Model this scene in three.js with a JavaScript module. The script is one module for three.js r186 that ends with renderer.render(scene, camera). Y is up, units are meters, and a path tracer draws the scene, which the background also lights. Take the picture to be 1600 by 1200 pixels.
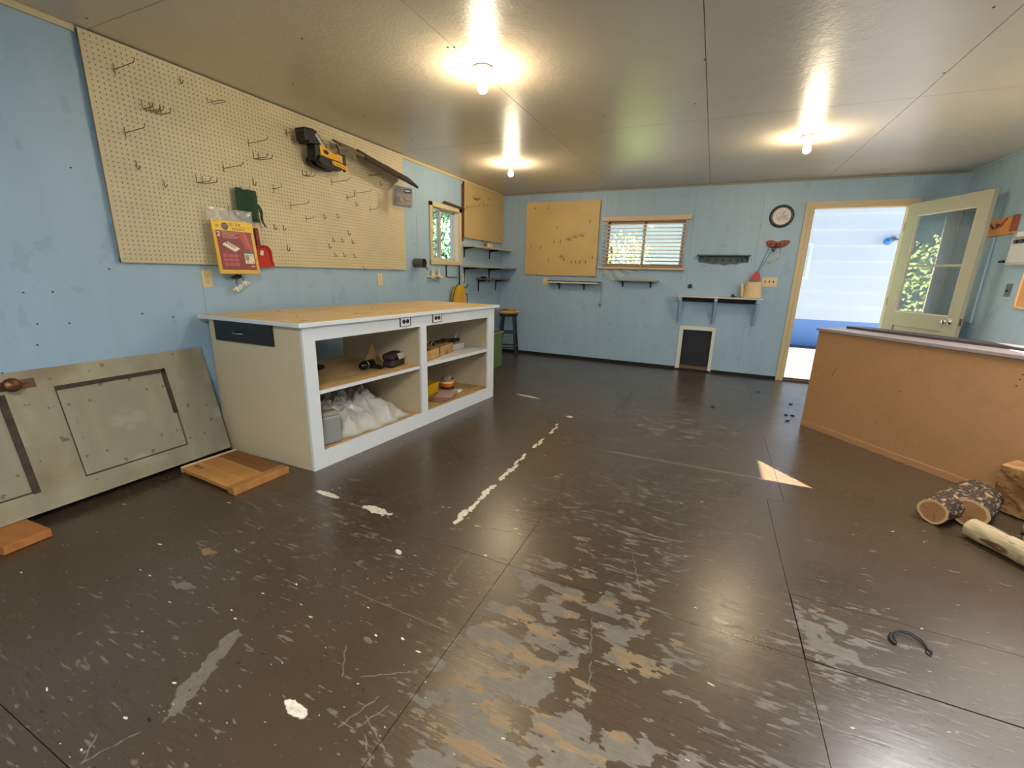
import * as THREE from 'three';
import { mergeGeometries, toCreasedNormals } from 'three/addons/utils/BufferGeometryUtils.js';
import { RoundedBoxGeometry } from 'three/addons/geometries/RoundedBoxGeometry.js';
import { RectAreaLightUniformsLib } from 'three/addons/lights/RectAreaLightUniformsLib.js';
import { Sky } from 'three/addons/objects/Sky.js';

// ------------------------------------------------------------------ camera, sky, sun, exposure
const scene = new THREE.Scene();
const CAM = { x: 3.083, y: 1.255, z: 6.403, yaw: 0.418, pitch: -0.251, roll: 0.026, f: 677.6 };
const camera = new THREE.PerspectiveCamera(2 * Math.atan(600 / CAM.f) * 180 / Math.PI, 4 / 3, 0.05, 200);
camera.position.set(CAM.x, CAM.y, CAM.z);
camera.rotation.set(CAM.pitch, CAM.yaw, CAM.roll, 'YXZ');
camera.updateMatrixWorld(true);

const SUN_DIR = new THREE.Vector3(1, 0.676, -0.01).normalize();   // towards the sun, along the gap between the two buildings
const sky = new Sky();
sky.name = 'sky';
sky.scale.setScalar(1000);
Object.assign(sky.material.uniforms.turbidity, { value: 3 });
Object.assign(sky.material.uniforms.rayleigh, { value: 1.2 });
sky.material.uniforms.mieCoefficient.value = 0.004;
sky.material.uniforms.mieDirectionalG.value = 0.75;
sky.material.uniforms.sunPosition.value.copy(SUN_DIR);
scene.add(sky);
scene.backgroundIntensity = 0.42;
scene.environmentIntensity = 0.42;

const sun = new THREE.DirectionalLight(0xfffcf6, 110);
sun.position.copy(SUN_DIR).multiplyScalar(20).add(new THREE.Vector3(3, 0, 2));
sun.target.position.set(3, 0, 2);
sun.castShadow = true;
sun.shadow.mapSize.set(4096, 4096);
Object.assign(sun.shadow.camera, { left: -12, right: 12, top: 12, bottom: -12, near: 1, far: 60 });
sun.shadow.radius = 1;
scene.add(sun, sun.target);

const UNSEEN_LAMP_NITS = [215, 105], UNSEEN_LAMP_COLOR = [0.97, 0.98, 1.0];  // strength and tint of the two ceiling lamps out of view
const BULB_CD = 2.05, BULB_COLOR = [1.0, 0.82, 0.56];
const renderer = new THREE.WebGLRenderer({ antialias: true });
renderer.toneMapping = THREE.LinearToneMapping;
renderer.toneMappingExposure = 1.04;
renderer.shadowMap.enabled = true;
RectAreaLightUniformsLib.init();

// ------------------------------------------------------------------ room measures (metres; x right along the back wall, z towards the camera)
const W = 5.388, H = 2.4, ZF = 7.5, WT = 0.12;

// ------------------------------------------------------------------ small helpers
let seed = 12345;
const rnd = () => { seed = (seed * 1664525 + 1013904223) >>> 0; return seed / 4294967296; };
const rr = (a, b) => a + (b - a) * rnd();
const V = (x, y, z) => new THREE.Vector3(x, y, z);
const D2R = Math.PI / 180;
// a photo pixel gives a direction; the wall, floor or plane it lies on gives the distance
function ray(px, py) { return V((px - 800) / CAM.f, -(py - 600) / CAM.f, -1).applyQuaternion(camera.quaternion); }
function hit(px, py, axis, value) { const d = ray(px, py), o = camera.position; return d.multiplyScalar((value - o[axis]) / d[axis]).add(o); }
const onLeft = (px, py, x = 0) => hit(px, py, 'x', x), onBack = (px, py, z = 0) => hit(px, py, 'z', z), onFloor = (px, py, y = 0) => hit(px, py, 'y', y);

const used = {};
function numbered(n) { const k = used[n] = (used[n] ?? -1) + 1; return k ? n + '_' + String(k).padStart(3, '0') : n; }
function setData(o, label, category, group) { o.userData.label = label; o.userData.category = category; if (group) o.userData.group = group; return o; }
function thing(name, label, category, pos = [0, 0, 0], group, ry = 0) {
  const o = new THREE.Group(); o.name = numbered(name); o.position.set(...pos); o.rotation.y = ry; scene.add(o);
  return setData(o, label, category, group);
}
function struct(name, pos = [0, 0, 0]) { const o = new THREE.Group(); o.name = name; o.position.set(...pos); o.userData.kind = 'structure'; scene.add(o); return o; }
function part(parent, name, geo, mat, label) {
  const m = new THREE.Mesh(Array.isArray(geo) ? merge(geo) : geo, mat); m.name = name; parent.add(m);
  if (label) m.userData.label = label;
  return m;
}
// part given in world coordinates, for a parent that is only moved (not turned)
function wpart(parent, name, geo, mat, label) {
  const g = Array.isArray(geo) ? merge(geo) : geo, p = parent.getWorldPosition(V(0, 0, 0)); g.translate(-p.x, -p.y, -p.z);
  return part(parent, name, g, mat, label);
}
function one(name, geo, mat, label, category, pos = [0, 0, 0], group) {
  const m = new THREE.Mesh(Array.isArray(geo) ? merge(geo) : geo, mat); m.name = numbered(name); m.position.set(...pos); scene.add(m);
  return setData(m, label, category, group);
}
function copyOf(o, pos, ry, label) { const c = o.clone(); c.name = numbered(o.name.replace(/_\d+$/, '')); c.userData = { ...o.userData }; if (label) c.userData.label = label; c.position.set(...pos); c.rotation.y = ry; scene.add(c); return c; }
function merge(gs) {
  return mergeGeometries(gs.map((g) => { const n = g.index ? g.toNonIndexed() : g; for (const k of Object.keys(n.attributes)) if (!['position', 'normal', 'uv'].includes(k)) n.deleteAttribute(k); if (!n.attributes.uv) n.setAttribute('uv', new THREE.BufferAttribute(new Float32Array(n.attributes.position.count * 2), 2)); return n; }));
}
function place(g, x = 0, y = 0, z = 0, rx = 0, ry = 0, rz = 0) { g.applyMatrix4(new THREE.Matrix4().compose(V(x, y, z), new THREE.Quaternion().setFromEuler(new THREE.Euler(rx, ry, rz)), V(1, 1, 1))); return g; }
// texture coordinates in metres by the way each face points; swap turns the grain by 90 degrees
function uvm(g, swap = false, s = 1) {
  if (g.index) g = g.toNonIndexed();
  const p = g.attributes.position, n = p.count, uv = new Float32Array(n * 2), a = V(), b = V(), c = V(), e = V(), f = V();
  for (let i = 0; i < n; i += 3) {
    a.fromBufferAttribute(p, i); b.fromBufferAttribute(p, i + 1); c.fromBufferAttribute(p, i + 2);
    e.subVectors(b, a); f.subVectors(c, a); e.cross(f); const ax = Math.abs(e.x), ay = Math.abs(e.y), az = Math.abs(e.z);
    for (let k = 0; k < 3; k++) {
      const q = k === 0 ? a : k === 1 ? b : c; let u, v;
      if (ay >= ax && ay >= az) { u = q.x; v = q.z; } else if (ax >= az) { u = q.z; v = q.y; } else { u = q.x; v = q.y; }
      if (swap) [u, v] = [v, u];
      uv[(i + k) * 2] = u * s; uv[(i + k) * 2 + 1] = v * s;
    }
  }
  g.setAttribute('uv', new THREE.BufferAttribute(uv, 2)); return g;
}
const box = (w, h, d, x = 0, y = 0, z = 0, rx = 0, ry = 0, rz = 0) => place(uvm(new THREE.BoxGeometry(w, h, d)), x, y, z, rx, ry, rz);
// box between two corners
const bb = (x0, y0, z0, x1, y1, z1) => box(Math.abs(x1 - x0), Math.abs(y1 - y0), Math.abs(z1 - z0), (x0 + x1) / 2, (y0 + y1) / 2, (z0 + z1) / 2);
const rbox = (w, h, d, r, x = 0, y = 0, z = 0, rx = 0, ry = 0, rz = 0, swap = false) => place(uvm(new RoundedBoxGeometry(w, h, d, 2, Math.min(r, w / 2.01, h / 2.01, d / 2.01)), swap), x, y, z, rx, ry, rz);
const rbb = (x0, y0, z0, x1, y1, z1, r = 0.003, swap = false) => rbox(Math.abs(x1 - x0), Math.abs(y1 - y0), Math.abs(z1 - z0), r, (x0 + x1) / 2, (y0 + y1) / 2, (z0 + z1) / 2, 0, 0, 0, swap);
const cyl = (r0, r1, h, x = 0, y = 0, z = 0, rx = 0, ry = 0, rz = 0, n = 24) => place(new THREE.CylinderGeometry(r0, r1, h, n), x, y, z, rx, ry, rz);
const sph = (r, x, y, z, sx = 1, sy = 1, sz = 1, n = 16) => { const g = new THREE.SphereGeometry(r, n, Math.max(8, n * 0.75 | 0)); g.scale(sx, sy, sz); return g.translate(x, y, z); };
const tube = (pts, r, n = 24, k = 8, closed = false, tension = 0.3) => new THREE.TubeGeometry(new THREE.CatmullRomCurve3(pts.map((p) => p.isVector3 ? p : V(...p)), closed, 'catmullrom', tension), n, r, k, closed);
const rod = (a, b, r, k = 8, r2 = r) => { const A = V(...a), B = V(...b), d = B.clone().sub(A), g = new THREE.CylinderGeometry(r2, r, d.length(), k); g.applyQuaternion(new THREE.Quaternion().setFromUnitVectors(V(0, 1, 0), d.clone().normalize())); return g.translate(...A.add(B).multiplyScalar(0.5).toArray()); };
const lathe = (pts, n = 32) => new THREE.LatheGeometry(pts.map((p) => new THREE.Vector2(...p)), n);
function shape(pts, holes = []) { const s = new THREE.Shape(pts.map((p) => new THREE.Vector2(...p))); for (const h of holes) s.holes.push(new THREE.Path(h.map((p) => new THREE.Vector2(...p)))); return s; }
const rectPts = (x0, y0, x1, y1) => [[x0, y0], [x1, y0], [x1, y1], [x0, y1]];
const ext = (s, depth, bevel = 0, seg = 8) => new THREE.ExtrudeGeometry(s, { depth, bevelEnabled: bevel > 0, bevelThickness: bevel, bevelSize: bevel, bevelSegments: 2, curveSegments: seg });
const smooth = (pts, n) => new THREE.SplineCurve(pts.map((p) => new THREE.Vector2(...p))).getPoints(n).map((p) => [p.x, p.y]);

// ------------------------------------------------------------------ noise and textures
const LAT = (() => { const a = new Float32Array(65536); let s = 99; for (let i = 0; i < 65536; i++) { s = (s * 1664525 + 1013904223) >>> 0; a[i] = s / 4294967296; } return a; })();
function vn(x, y) {   // smooth value noise, 0..1
  const xi = Math.floor(x), yi = Math.floor(y), fx = x - xi, fy = y - yi, u = fx * fx * (3 - 2 * fx), v = fy * fy * (3 - 2 * fy);
  const a = xi & 255, b = (xi + 1) & 255, c = (yi & 255) << 8, d = ((yi + 1) & 255) << 8;
  return (LAT[a | c] * (1 - u) + LAT[b | c] * u) * (1 - v) + (LAT[a | d] * (1 - u) + LAT[b | d] * u) * v;
}
const fbm = (x, y, o = 3) => { let s = 0, a = 0.5, t = 0; for (let i = 0; i < o; i++) { s += a * vn(x, y); t += a; x = x * 2.03 + 17.3; y = y * 2.03 + 5.7; a *= 0.5; } return s / t; };
const sst = (a, b, x) => { const t = Math.min(1, Math.max(0, (x - a) / (b - a))); return t * t * (3 - 2 * t); };
const mix3 = (a, b, t) => [a[0] + (b[0] - a[0]) * t, a[1] + (b[1] - a[1]) * t, a[2] + (b[2] - a[2]) * t];
function dataTex(w, h, fn, srgb = true) {
  const d = new Uint8Array(w * h * 4);
  for (let j = 0; j < h; j++) for (let i = 0; i < w; i++) { const c = fn((i + 0.5) / w, (j + 0.5) / h), k = (j * w + i) * 4; if (typeof c === 'number') d[k] = d[k + 1] = d[k + 2] = Math.max(0, Math.min(255, c)); else { d[k] = c[0]; d[k + 1] = c[1]; d[k + 2] = c[2]; } d[k + 3] = 255; }
  return finishTex(d, w, h, srgb);
}
function finishTex(d, w, h, srgb) {
  const t = new THREE.DataTexture(d, w, h); t.magFilter = THREE.LinearFilter; t.minFilter = THREE.LinearMipmapLinearFilter; t.generateMipmaps = true; t.wrapS = t.wrapT = THREE.MirroredRepeatWrapping; if (srgb) t.colorSpace = THREE.SRGBColorSpace; t.needsUpdate = true; return t;
}
const cloneTex = (t, rx, ry = rx) => { const c = t.clone(); c.repeat.set(rx, ry); c.needsUpdate = true; return c; };
const mat = (color, roughness = 0.6, more = {}) => new THREE.MeshStandardMaterial({ color, roughness, ...more });
const phys = (color, roughness = 0.3, more = {}) => new THREE.MeshPhysicalMaterial({ color, roughness, ...more });

// wood: grain runs along u; colour a darker grain tone and b lighter
function woodTex(a, b, w = 512, h = 256, k = 1) {
  return dataTex(w, h, (u, v) => { const g = fbm(u * 4, v * 60 * k, 3) * 0.6 + fbm(u * 16 + 3, v * 180 * k, 2) * 0.4, r = 0.5 + 0.5 * Math.sin((v * 22 * k + fbm(u * 3, v * 5, 2) * 5) * 3); return mix3(a, b, Math.min(1, Math.max(0, g * 0.75 + r * 0.3))); });
}
const stain = (base, dark, f, amt) => dataTex(512, 512, (u, v) => mix3(base, dark, sst(0.45, 0.8, fbm(u * f, v * f, 4)) * amt + 0.06 * vn(u * 200, v * 200)));

const fineBump = dataTex(512, 512, (u, v) => 255 * (0.5 * fbm(u * 64, v * 64, 3) + 0.5 * vn(u * 230, v * 230)), false);
const paintBump = dataTex(1024, 1024, (u, v) => {          // brushed, lumpy ceiling paint
  const a = fbm(u * 24 + fbm(u * 9, v * 9, 2) * 2, v * 24, 3), b = fbm(u * 60, v * 14, 2), c = vn(u * 128, v * 128);
  return 255 * (0.5 * a + 0.3 * b + 0.2 * c);
}, false);
const clothBump = dataTex(256, 256, (u, v) => 255 * (0.5 + 0.25 * Math.sin(u * 400) + 0.25 * Math.sin(v * 400)), false);

const T = {
  pine: woodTex([168, 122, 70], [206, 162, 104]), oak: woodTex([116, 76, 38], [164, 114, 62]), dark: woodTex([44, 32, 24], [84, 64, 46]),
  ply: woodTex([176, 138, 86], [204, 168, 112], 512, 512, 0.4), drift: woodTex([96, 86, 70], [150, 136, 112]),
};
const M = {
  blue: mat(0xffffff, 0.42, { bumpMap: cloneTex(fineBump, 3), bumpScale: 0.0005 }),
  trim: mat(0xc6b489, 0.45), trimWhite: mat(0xd6d2c4, 0.4), trimBlue: mat(0x9fb2bf, 0.4), brownBase: mat(0x3a2c22, 0.7, { map: T.dark }),
  bulbGlass: new THREE.MeshStandardMaterial({ color: 0xfff3d8, emissive: new THREE.Color(1, 0.86, 0.62), emissiveIntensity: 7, roughness: 0.3 }),
  porcelain: mat(0xd9cfc0, 0.25), black: mat(0x0d0d0e, 0.45), blackGloss: mat(0x08080a, 0.2), blackMetal: mat(0x141414, 0.4, { metalness: 0.6 }),
  steel: mat(0x9a958c, 0.35, { metalness: 0.9 }), wire: mat(0x6d5a40, 0.4, { metalness: 0.75 }), chrome: mat(0xe8e6e2, 0.12, { metalness: 1 }), brass: mat(0x6b4526, 0.4, { metalness: 0.7 }),
  cream: mat(0xd9c391, 0.4), creamDark: mat(0x5a4630, 0.5), white: mat(0xdedbd4, 0.45), whiteBench: mat(0xd9d9d6, 0.4, { bumpMap: cloneTex(fineBump, 2), bumpScale: 0.0004 }),
  pine: mat(0xffffff, 0.55, { map: T.pine }), oak: mat(0xffffff, 0.5, { map: T.oak }), dark: mat(0xffffff, 0.6, { map: T.dark }), ply: mat(0xffffff, 0.55, { map: T.ply }), drift: mat(0xffffff, 0.7, { map: T.drift }),
  glass: phys(0xffffff, 0.02, { transmission: 1, thickness: 0, ior: 1.5, specularIntensity: 1 }),
  film: phys(0xf4f4f2, 0.22, { transmission: 0.75, thickness: 0, side: THREE.DoubleSide }),
};
// ------------------------------------------------------------------ floor: painted plywood sheets, chipped and scuffed
const gauss = (x, z, cx, cz, sx, sz) => Math.exp(-(((x - cx) / sx) ** 2) - (((z - cz) / sz) ** 2));
function wear(x, z) {
  return 0.8 * gauss(x, z, 2.62, 5.25, 0.28, 0.5) + 0.62 * gauss(x, z, 2.85, 5.65, 0.42, 0.5) + 0.45 * gauss(x, z, 3.05, 5.1, 0.5, 0.5) + 0.64 * gauss(x, z, 2.9, 2.5, 0.8, 0.65) + 0.46 * gauss(x, z, 2.8, 4.2, 0.6, 0.6)
    + 0.8 * gauss(x, z, 3.63, 4.72, 0.13, 0.2) + 0.4 * gauss(x, z, 4.0, 4.8, 0.35, 0.3) + 0.38 * gauss(x, z, 1.5, 5.0, 0.6, 0.4) + 0.26 * gauss(x, z, 1.35, 5.8, 0.5, 0.5) + 0.3 * gauss(x, z, 1.0, 0.8, 0.8, 0.4);
}
const PAINT = [71, 57, 41], OLD = [106, 97, 83], WOOD = [126, 100, 68], WHITE = [214, 205, 180];
const dips = [];           // explicit marks seen in the photograph: [x, z, half length, half width, angle, colour, ragged]
for (let i = 0; i < 26; i++) { const z = 3.02 + i * 0.066; if (![4, 5, 9, 10, 18].includes(i)) dips.push([2.022 + rr(-0.012, 0.012), z, rr(0.03, 0.05), (z > 4 ? 0.021 : 0.015) * rr(0.5, 1.15), Math.PI / 2 + rr(-0.15, 0.15), WHITE, 0.6]); }
dips.push([1.22, 4.775, 0.09, 0.02, 0.02, WHITE, 0.3], [1.59, 4.785, 0.1, 0.028, 0.06, WHITE, 0.7], [1.45, 2.32, 0.16, 0.02, 0.15, WHITE, 0.5], [2.127, 5.745, 0.05, 0.017, 0.1, WHITE, 0.4], [2.05, 2.76, 0.03, 0.03, 0, WHITE, 0.6], [1.92, 5.02, 0.025, 0.012, 0.4, WHITE, 0.4]);
{ const a = onFloor(355, 1000), b = onFloor(283, 1095); for (let k = 0; k < 7; k++) { const t = k / 6; dips.push([a.x + (b.x - a.x) * t + rr(-0.02, 0.02), a.z + (b.z - a.z) * t, 0.05, 0.022, 1.2, OLD, 0.8]); } }
for (const [px, py, l, w] of [[325, 862, 0.04, 0.02], [285, 915, 0.06, 0.018], [370, 990, 0.02, 0.01], [575, 1000, 0.02, 0.01], [555, 750, 0.05, 0.01], [870, 745, 0.02, 0.02], [1125, 970, 0.03, 0.012]]) { const q = onFloor(px, py); dips.push([q.x, q.z, l, w, rr(-0.3, 0.3), px === 325 ? WOOD : OLD, 0.7]); }
const scratches = [];      // thin scuff lines between two photo points on the floor
for (const [x0, y0, x1, y1] of [[530, 915, 720, 995], [590, 790, 680, 752], [735, 860, 700, 905], [988, 865, 1000, 925], [925, 960, 918, 1180], [530, 1135, 590, 1090], [560, 1135, 605, 1105], [570, 1150, 578, 1190], [130, 1190, 215, 1145], [130, 1190, 150, 1150], [1055, 895, 1080, 888], [535, 1055, 540, 1010], [600, 1170, 572, 1120], [640, 1050, 560, 1058], [810, 870, 830, 840], [1010, 880, 1060, 905]]) { const a = onFloor(x0, y0), b = onFloor(x1, y1); scratches.push([a.x, a.z, b.x, b.z]); }
function makeFloor(x0, x1, z0, z1, w, h, specks) {
  const d = new Uint8Array(w * h * 4), w2 = w >> 1, h2 = h >> 1, hb = new Uint8Array(w2 * h2 * 4), rb = new Uint8Array(w2 * h2 * 4);
  for (let j = 0; j < h; j++) {
    const z = z0 + (z1 - z0) * (j + 0.5) / h;
    for (let i = 0; i < w; i++) {
      const x = x0 + (x1 - x0) * (i + 0.5) / w, we = Math.min(1, wear(x, z)), k = (j * w + i) * 4;
      const patch = fbm(x * 15 + 3, z * 24, 4), streak = fbm(x * 22, z * 120 + 9, 3), grain = vn(x * 18, z * 420);
      const bold = sst(0.35, 0.8, we), t = patch * (0.35 + 0.45 * bold) + streak * (0.65 - 0.45 * bold), thr = 0.735 - 0.27 * we;
      const chip = sst(thr, thr + 0.018, t), bare = chip * sst(0.63, 0.67, fbm(x * 9 + 40, z * 24 + 7, 3) + 0.05 * we) * sst(0.3, 0.5, we);
      const tone = 0.86 + 0.2 * fbm(x * 1.7, z * 1.7, 3) + 0.1 * (grain - 0.5) * (0.5 + we) + 0.05 * (vn(x * 300, z * 300) - 0.5);
      let c = mix3(PAINT, OLD, chip * (0.75 + 0.25 * vn(x * 60, z * 60))); c = mix3(c, WOOD, bare * 0.85);
      d[k] = c[0] * tone; d[k + 1] = c[1] * tone; d[k + 2] = c[2] * tone; d[k + 3] = 255;
      if (!(i & 1) && !(j & 1)) { const q = ((j >> 1) * w2 + (i >> 1)) * 4; hb[q] = hb[q + 1] = hb[q + 2] = 120 - 50 * chip + 60 * (grain - 0.5) * (0.35 + we) + 50 * (fbm(x * 14, z * 45, 2) - 0.5); hb[q + 3] = 255; rb[q] = rb[q + 1] = rb[q + 2] = 255 * Math.min(1, 0.27 + 0.24 * chip + 0.1 * (fbm(x * 3, z * 3, 3) - 0.4) + 0.05 * grain); rb[q + 3] = 255; }
    }
  }
  const mark = (cx, cz, a, b, ang, col, rag) => {
    const R = Math.max(a, b) * 1.4, i0 = Math.floor((cx - R - x0) / (x1 - x0) * w), i1 = Math.ceil((cx + R - x0) / (x1 - x0) * w), j0 = Math.floor((cz - R - z0) / (z1 - z0) * h), j1 = Math.ceil((cz + R - z0) / (z1 - z0) * h), ca = Math.cos(ang), sa = Math.sin(ang);
    for (let j = Math.max(0, j0); j <= Math.min(h - 1, j1); j++) for (let i = Math.max(0, i0); i <= Math.min(w - 1, i1); i++) {
      const x = x0 + (x1 - x0) * (i + 0.5) / w - cx, z = z0 + (z1 - z0) * (j + 0.5) / h - cz, u = (x * ca + z * sa) / a, v = (-x * sa + z * ca) / b, r = Math.sqrt(u * u + v * v) + rag * 1.6 * (fbm((x + cx) * 60, (z + cz) * 60, 3) - 0.5);
      const t = 1 - sst(0.9, 1.02, r); if (t > 0) { const k = (j * w + i) * 4, s = 0.9 + 0.15 * vn((x + cx) * 90, (z + cz) * 90); for (let e = 0; e < 3; e++) d[k + e] = d[k + e] * (1 - t) + Math.min(255, col[e] * s) * t; }
    }
  };
  for (const m of dips) mark(...m);
  for (const [ax, az, bx, bz] of scratches) { const n = Math.ceil(Math.hypot(bx - ax, bz - az) / 0.008), an = Math.atan2(bz - az, bx - ax); for (let k = 0; k <= n; k++) { const t = k / n; if (vn(t * 13 + ax * 50, az * 30) > 0.25) mark(ax + (bx - ax) * t + 0.003 * Math.sin(k), az + (bz - az) * t, 0.008, 0.0018, an, OLD, 0.3); } }
  for (let k = 0; k < specks; k++) { const x = rr(x0, x1), z = rr(z0, z1), cl = fbm(x * 2.2 + 11, z * 2.2, 2); if (cl < 0.5 && rnd() < 0.65) continue; const s = 0.0011 + 0.0034 * rnd() ** 5; mark(x, z, s * rr(1.3, 3.6), s * 0.75, rr(-0.35, 0.35), rnd() < 0.3 ? WHITE : OLD, 0.6); }
  for (let k = 0; k < specks / 16; k++) { const x = rr(x0, x1), z = rr(z0, z1); mark(x, z, rr(0.004, 0.012), 0.0025, rr(-0.2, 0.2), [28, 24, 20], 0.4); }
  const rough = finishTex(rb, w2, h2, false); return phys(0xffffff, 1, { ior: 1.55, clearcoat: 0.45, clearcoatRoughness: 1, clearcoatRoughnessMap: rough, map: finishTex(d, w, h, true), bumpMap: finishTex(hb, w2, h2, false), bumpScale: 0.0013, roughnessMap: rough });
}
const XS = 2.41, XH = 3.53, ZA = 3.66, ZB = 4.88;
const REG = { far: [0, W, 0, ZA, 2048, 1408, 1500], left: [0, XS, ZA, 6.4, 2048, 2048, 2200], right: [XS, W, ZA, 6.4, 2048, 2048, 1400] };
const floorMat = {}; for (const k in REG) floorMat[k] = makeFloor(...REG[k]);
const floor = struct('floor');
function sheet(reg, x0, x1, z0, z1, name = 'plywood_sheet', drop = 0) {
  const e = name === 'floor_hatch' ? 0.0032 : 0.0011, g = bb(x0 + e, -0.018 - drop, z0 + e, x1 - e, -drop, z1 - e), [a, b, c, d] = REG[reg], p = g.attributes.position, uv = g.attributes.uv;
  for (let i = 0; i < p.count; i++) uv.setXY(i, (p.getX(i) - a) / (b - a), (p.getZ(i) - c) / (d - c));
  return part(floor, name, g, floorMat[reg]);
}
for (const [z0, z1, xs] of [[0, 1.22, [0, 1.2, 3.62, W]], [1.22, 2.44, [0, 2.41, 4.85, W]], [2.44, ZA, [0, 1.2, 3.62, W]]]) for (let i = 0; i < xs.length - 1; i++) sheet('far', xs[i], xs[i + 1], z0, z1);
sheet('left', 0, XS, ZA, ZB); sheet('left', 0, XS, ZB, 6.1); sheet('left', 0, XS, 6.1, ZF);
sheet('right', XS, XH, ZA, ZB); sheet('right', XH, W, ZA, 4.53); sheet('right', XH, 4.6, 4.53, ZB, 'floor_hatch', -0.0012); sheet('right', 4.6, W, 4.53, ZB);
sheet('right', XS, XH, ZB, 6.1); sheet('right', XH, W, ZB, 6.1); sheet('right', XS, W, 6.1, ZF);
part(floor, 'subfloor', bb(-WT, -0.06, -WT, W + WT, -0.018, ZF + WT), mat(0x14100c, 0.9));

// ------------------------------------------------------------------ ceiling panels
const ceiling = struct('ceiling', [0, H, 0]);
const ceilTone = dataTex(512, 512, (u, v) => { const s = 0.93 + 0.1 * fbm(u * 5, v * 5, 4); return [204 * s, 192 * s, 170 * s]; });
M.ceiling = phys(0xffffff, 0.36, { ior: 1.55, clearcoat: 0.5, clearcoatRoughness: 0.28, map: cloneTex(ceilTone, 0.4), bumpMap: cloneTex(paintBump, 0.9), bumpScale: 0.002 });
const cx = [0, 1.684, 2.897, 4.126, W], cz = [0, 2.51, 4.95, ZF];
for (let i = 0; i < 4; i++) for (let j = 0; j < 3; j++) part(ceiling, 'ceiling_panel', bb(cx[i] + 0.0018, 0, cz[j] + 0.0018, cx[i + 1] - 0.0018, 0.012, cz[j + 1] - 0.0018), M.ceiling);
part(ceiling, 'ceiling_core', bb(-WT, 0.012, -WT, W + WT, 0.2, ZF + WT), mat(0x2a241c, 0.9));
for (const [x, y] of [[135, 28], [472, 60], [458, 131], [568, 181], [644, 219], [710, 74], [738, 81], [945, 181], [1086, 162], [1101, 93], [1475, 114], [1500, 229], [1553, 11], [1272, 165], [700, 74]]) { const q = hit(x, y, 'y', H); part(ceiling, 'nail_head', cyl(0.006, 0.006, 0.002, q.x, -0.0008, q.z, 0, 0, 0, 8), M.creamDark); }

// ------------------------------------------------------------------ walls: painted panels on a core
const wallTone = dataTex(1024, 1024, (u, v) => { const s = 0.95 + 0.06 * fbm(u * 3, v * 4, 4) + 0.03 * (vn(u * 40, v * 8) - 0.5), d = sst(0.72, 0.8, fbm(u * 26 + 9, v * 20, 3)) * 0.05; return [156 * (s - d), 181 * (s - d), 196 * (s - d)]; });
M.blue.map = cloneTex(wallTone, 0.45);
M.core = mat(0x8a8378, 0.9);
const outline = (bounds, holes) => bounds.map(([a, b, y0 = 0, y1 = H]) => { const inside = holes.filter((h) => h[0] >= a && h[1] <= b); return shape(rectPts(a + 0.0008, y0, b - 0.0008, y1), inside.map((h) => rectPts(h[0], Math.max(h[2], y0 + 0.0001), h[1], h[3]))); });
function wall(name, bounds, holes, turn, len) {
  const g = struct(name); g.matrixAutoUpdate = true;
  for (const s of outline(bounds, holes)) part(g, 'wall_panel', turn(ext(s, 0.01)), M.blue);
  part(g, 'wall_core', turn(ext(shape(rectPts(-0.0, -0.06, len, H + 0.2), holes.map((h) => rectPts(h[0], Math.max(h[2], -0.05), h[1], h[3]))), WT - 0.01).translate(0, 0, -(WT - 0.01))), M.core);
  return g;
}
// shape u runs along the wall, extrusion is the direction out of the wall into the room; the panel face ends on the room plane
const toBack = (g) => g.translate(0, 0, -0.01);
const toLeft = (g) => { g.translate(0, 0, -0.01); return place(g, 0, 0, 0, 0, 0, 0).applyMatrix4(new THREE.Matrix4().makeBasis(V(0, 0, -1), V(0, 1, 0), V(1, 0, 0))); };
const toRight = (g) => { g.translate(0, 0, -0.01); return g.applyMatrix4(new THREE.Matrix4().makeBasis(V(0, 0, 1), V(0, 1, 0), V(-1, 0, 0))).translate(W, 0, 0); };
const toFront = (g) => { g.translate(0, 0, -0.01); return g.applyMatrix4(new THREE.Matrix4().makeBasis(V(-1, 0, 0), V(0, 1, 0), V(0, 0, -1))).translate(W, 0, ZF); };
const WIN1 = { z0: 1.30, z1: 1.90, y0: 1.375, y1: 1.985 }, WIN2 = { x0: 1.63, x1: 2.665, y0: 1.375, y1: 1.99 }, WIN3 = { z0: 1.95, z1: 3.36, y0: 0.92, y1: 2.0 };
const DOOR = { x0: 4.045, x1: 4.955, y1: 2.085 }, PET = { x0: 2.79, x1: 3.16, y0: 0.06, y1: 0.567 };
const wallBack = wall('wall_back', [[0, 1.612], [1.612, 2.755], [2.755, 3.53], [3.53, W]], [[WIN2.x0, WIN2.x1, WIN2.y0, WIN2.y1], [DOOR.x0, DOOR.x1, 0, DOOR.y1], [PET.x0, PET.x1, PET.y0, PET.y1]], toBack, W);
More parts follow.
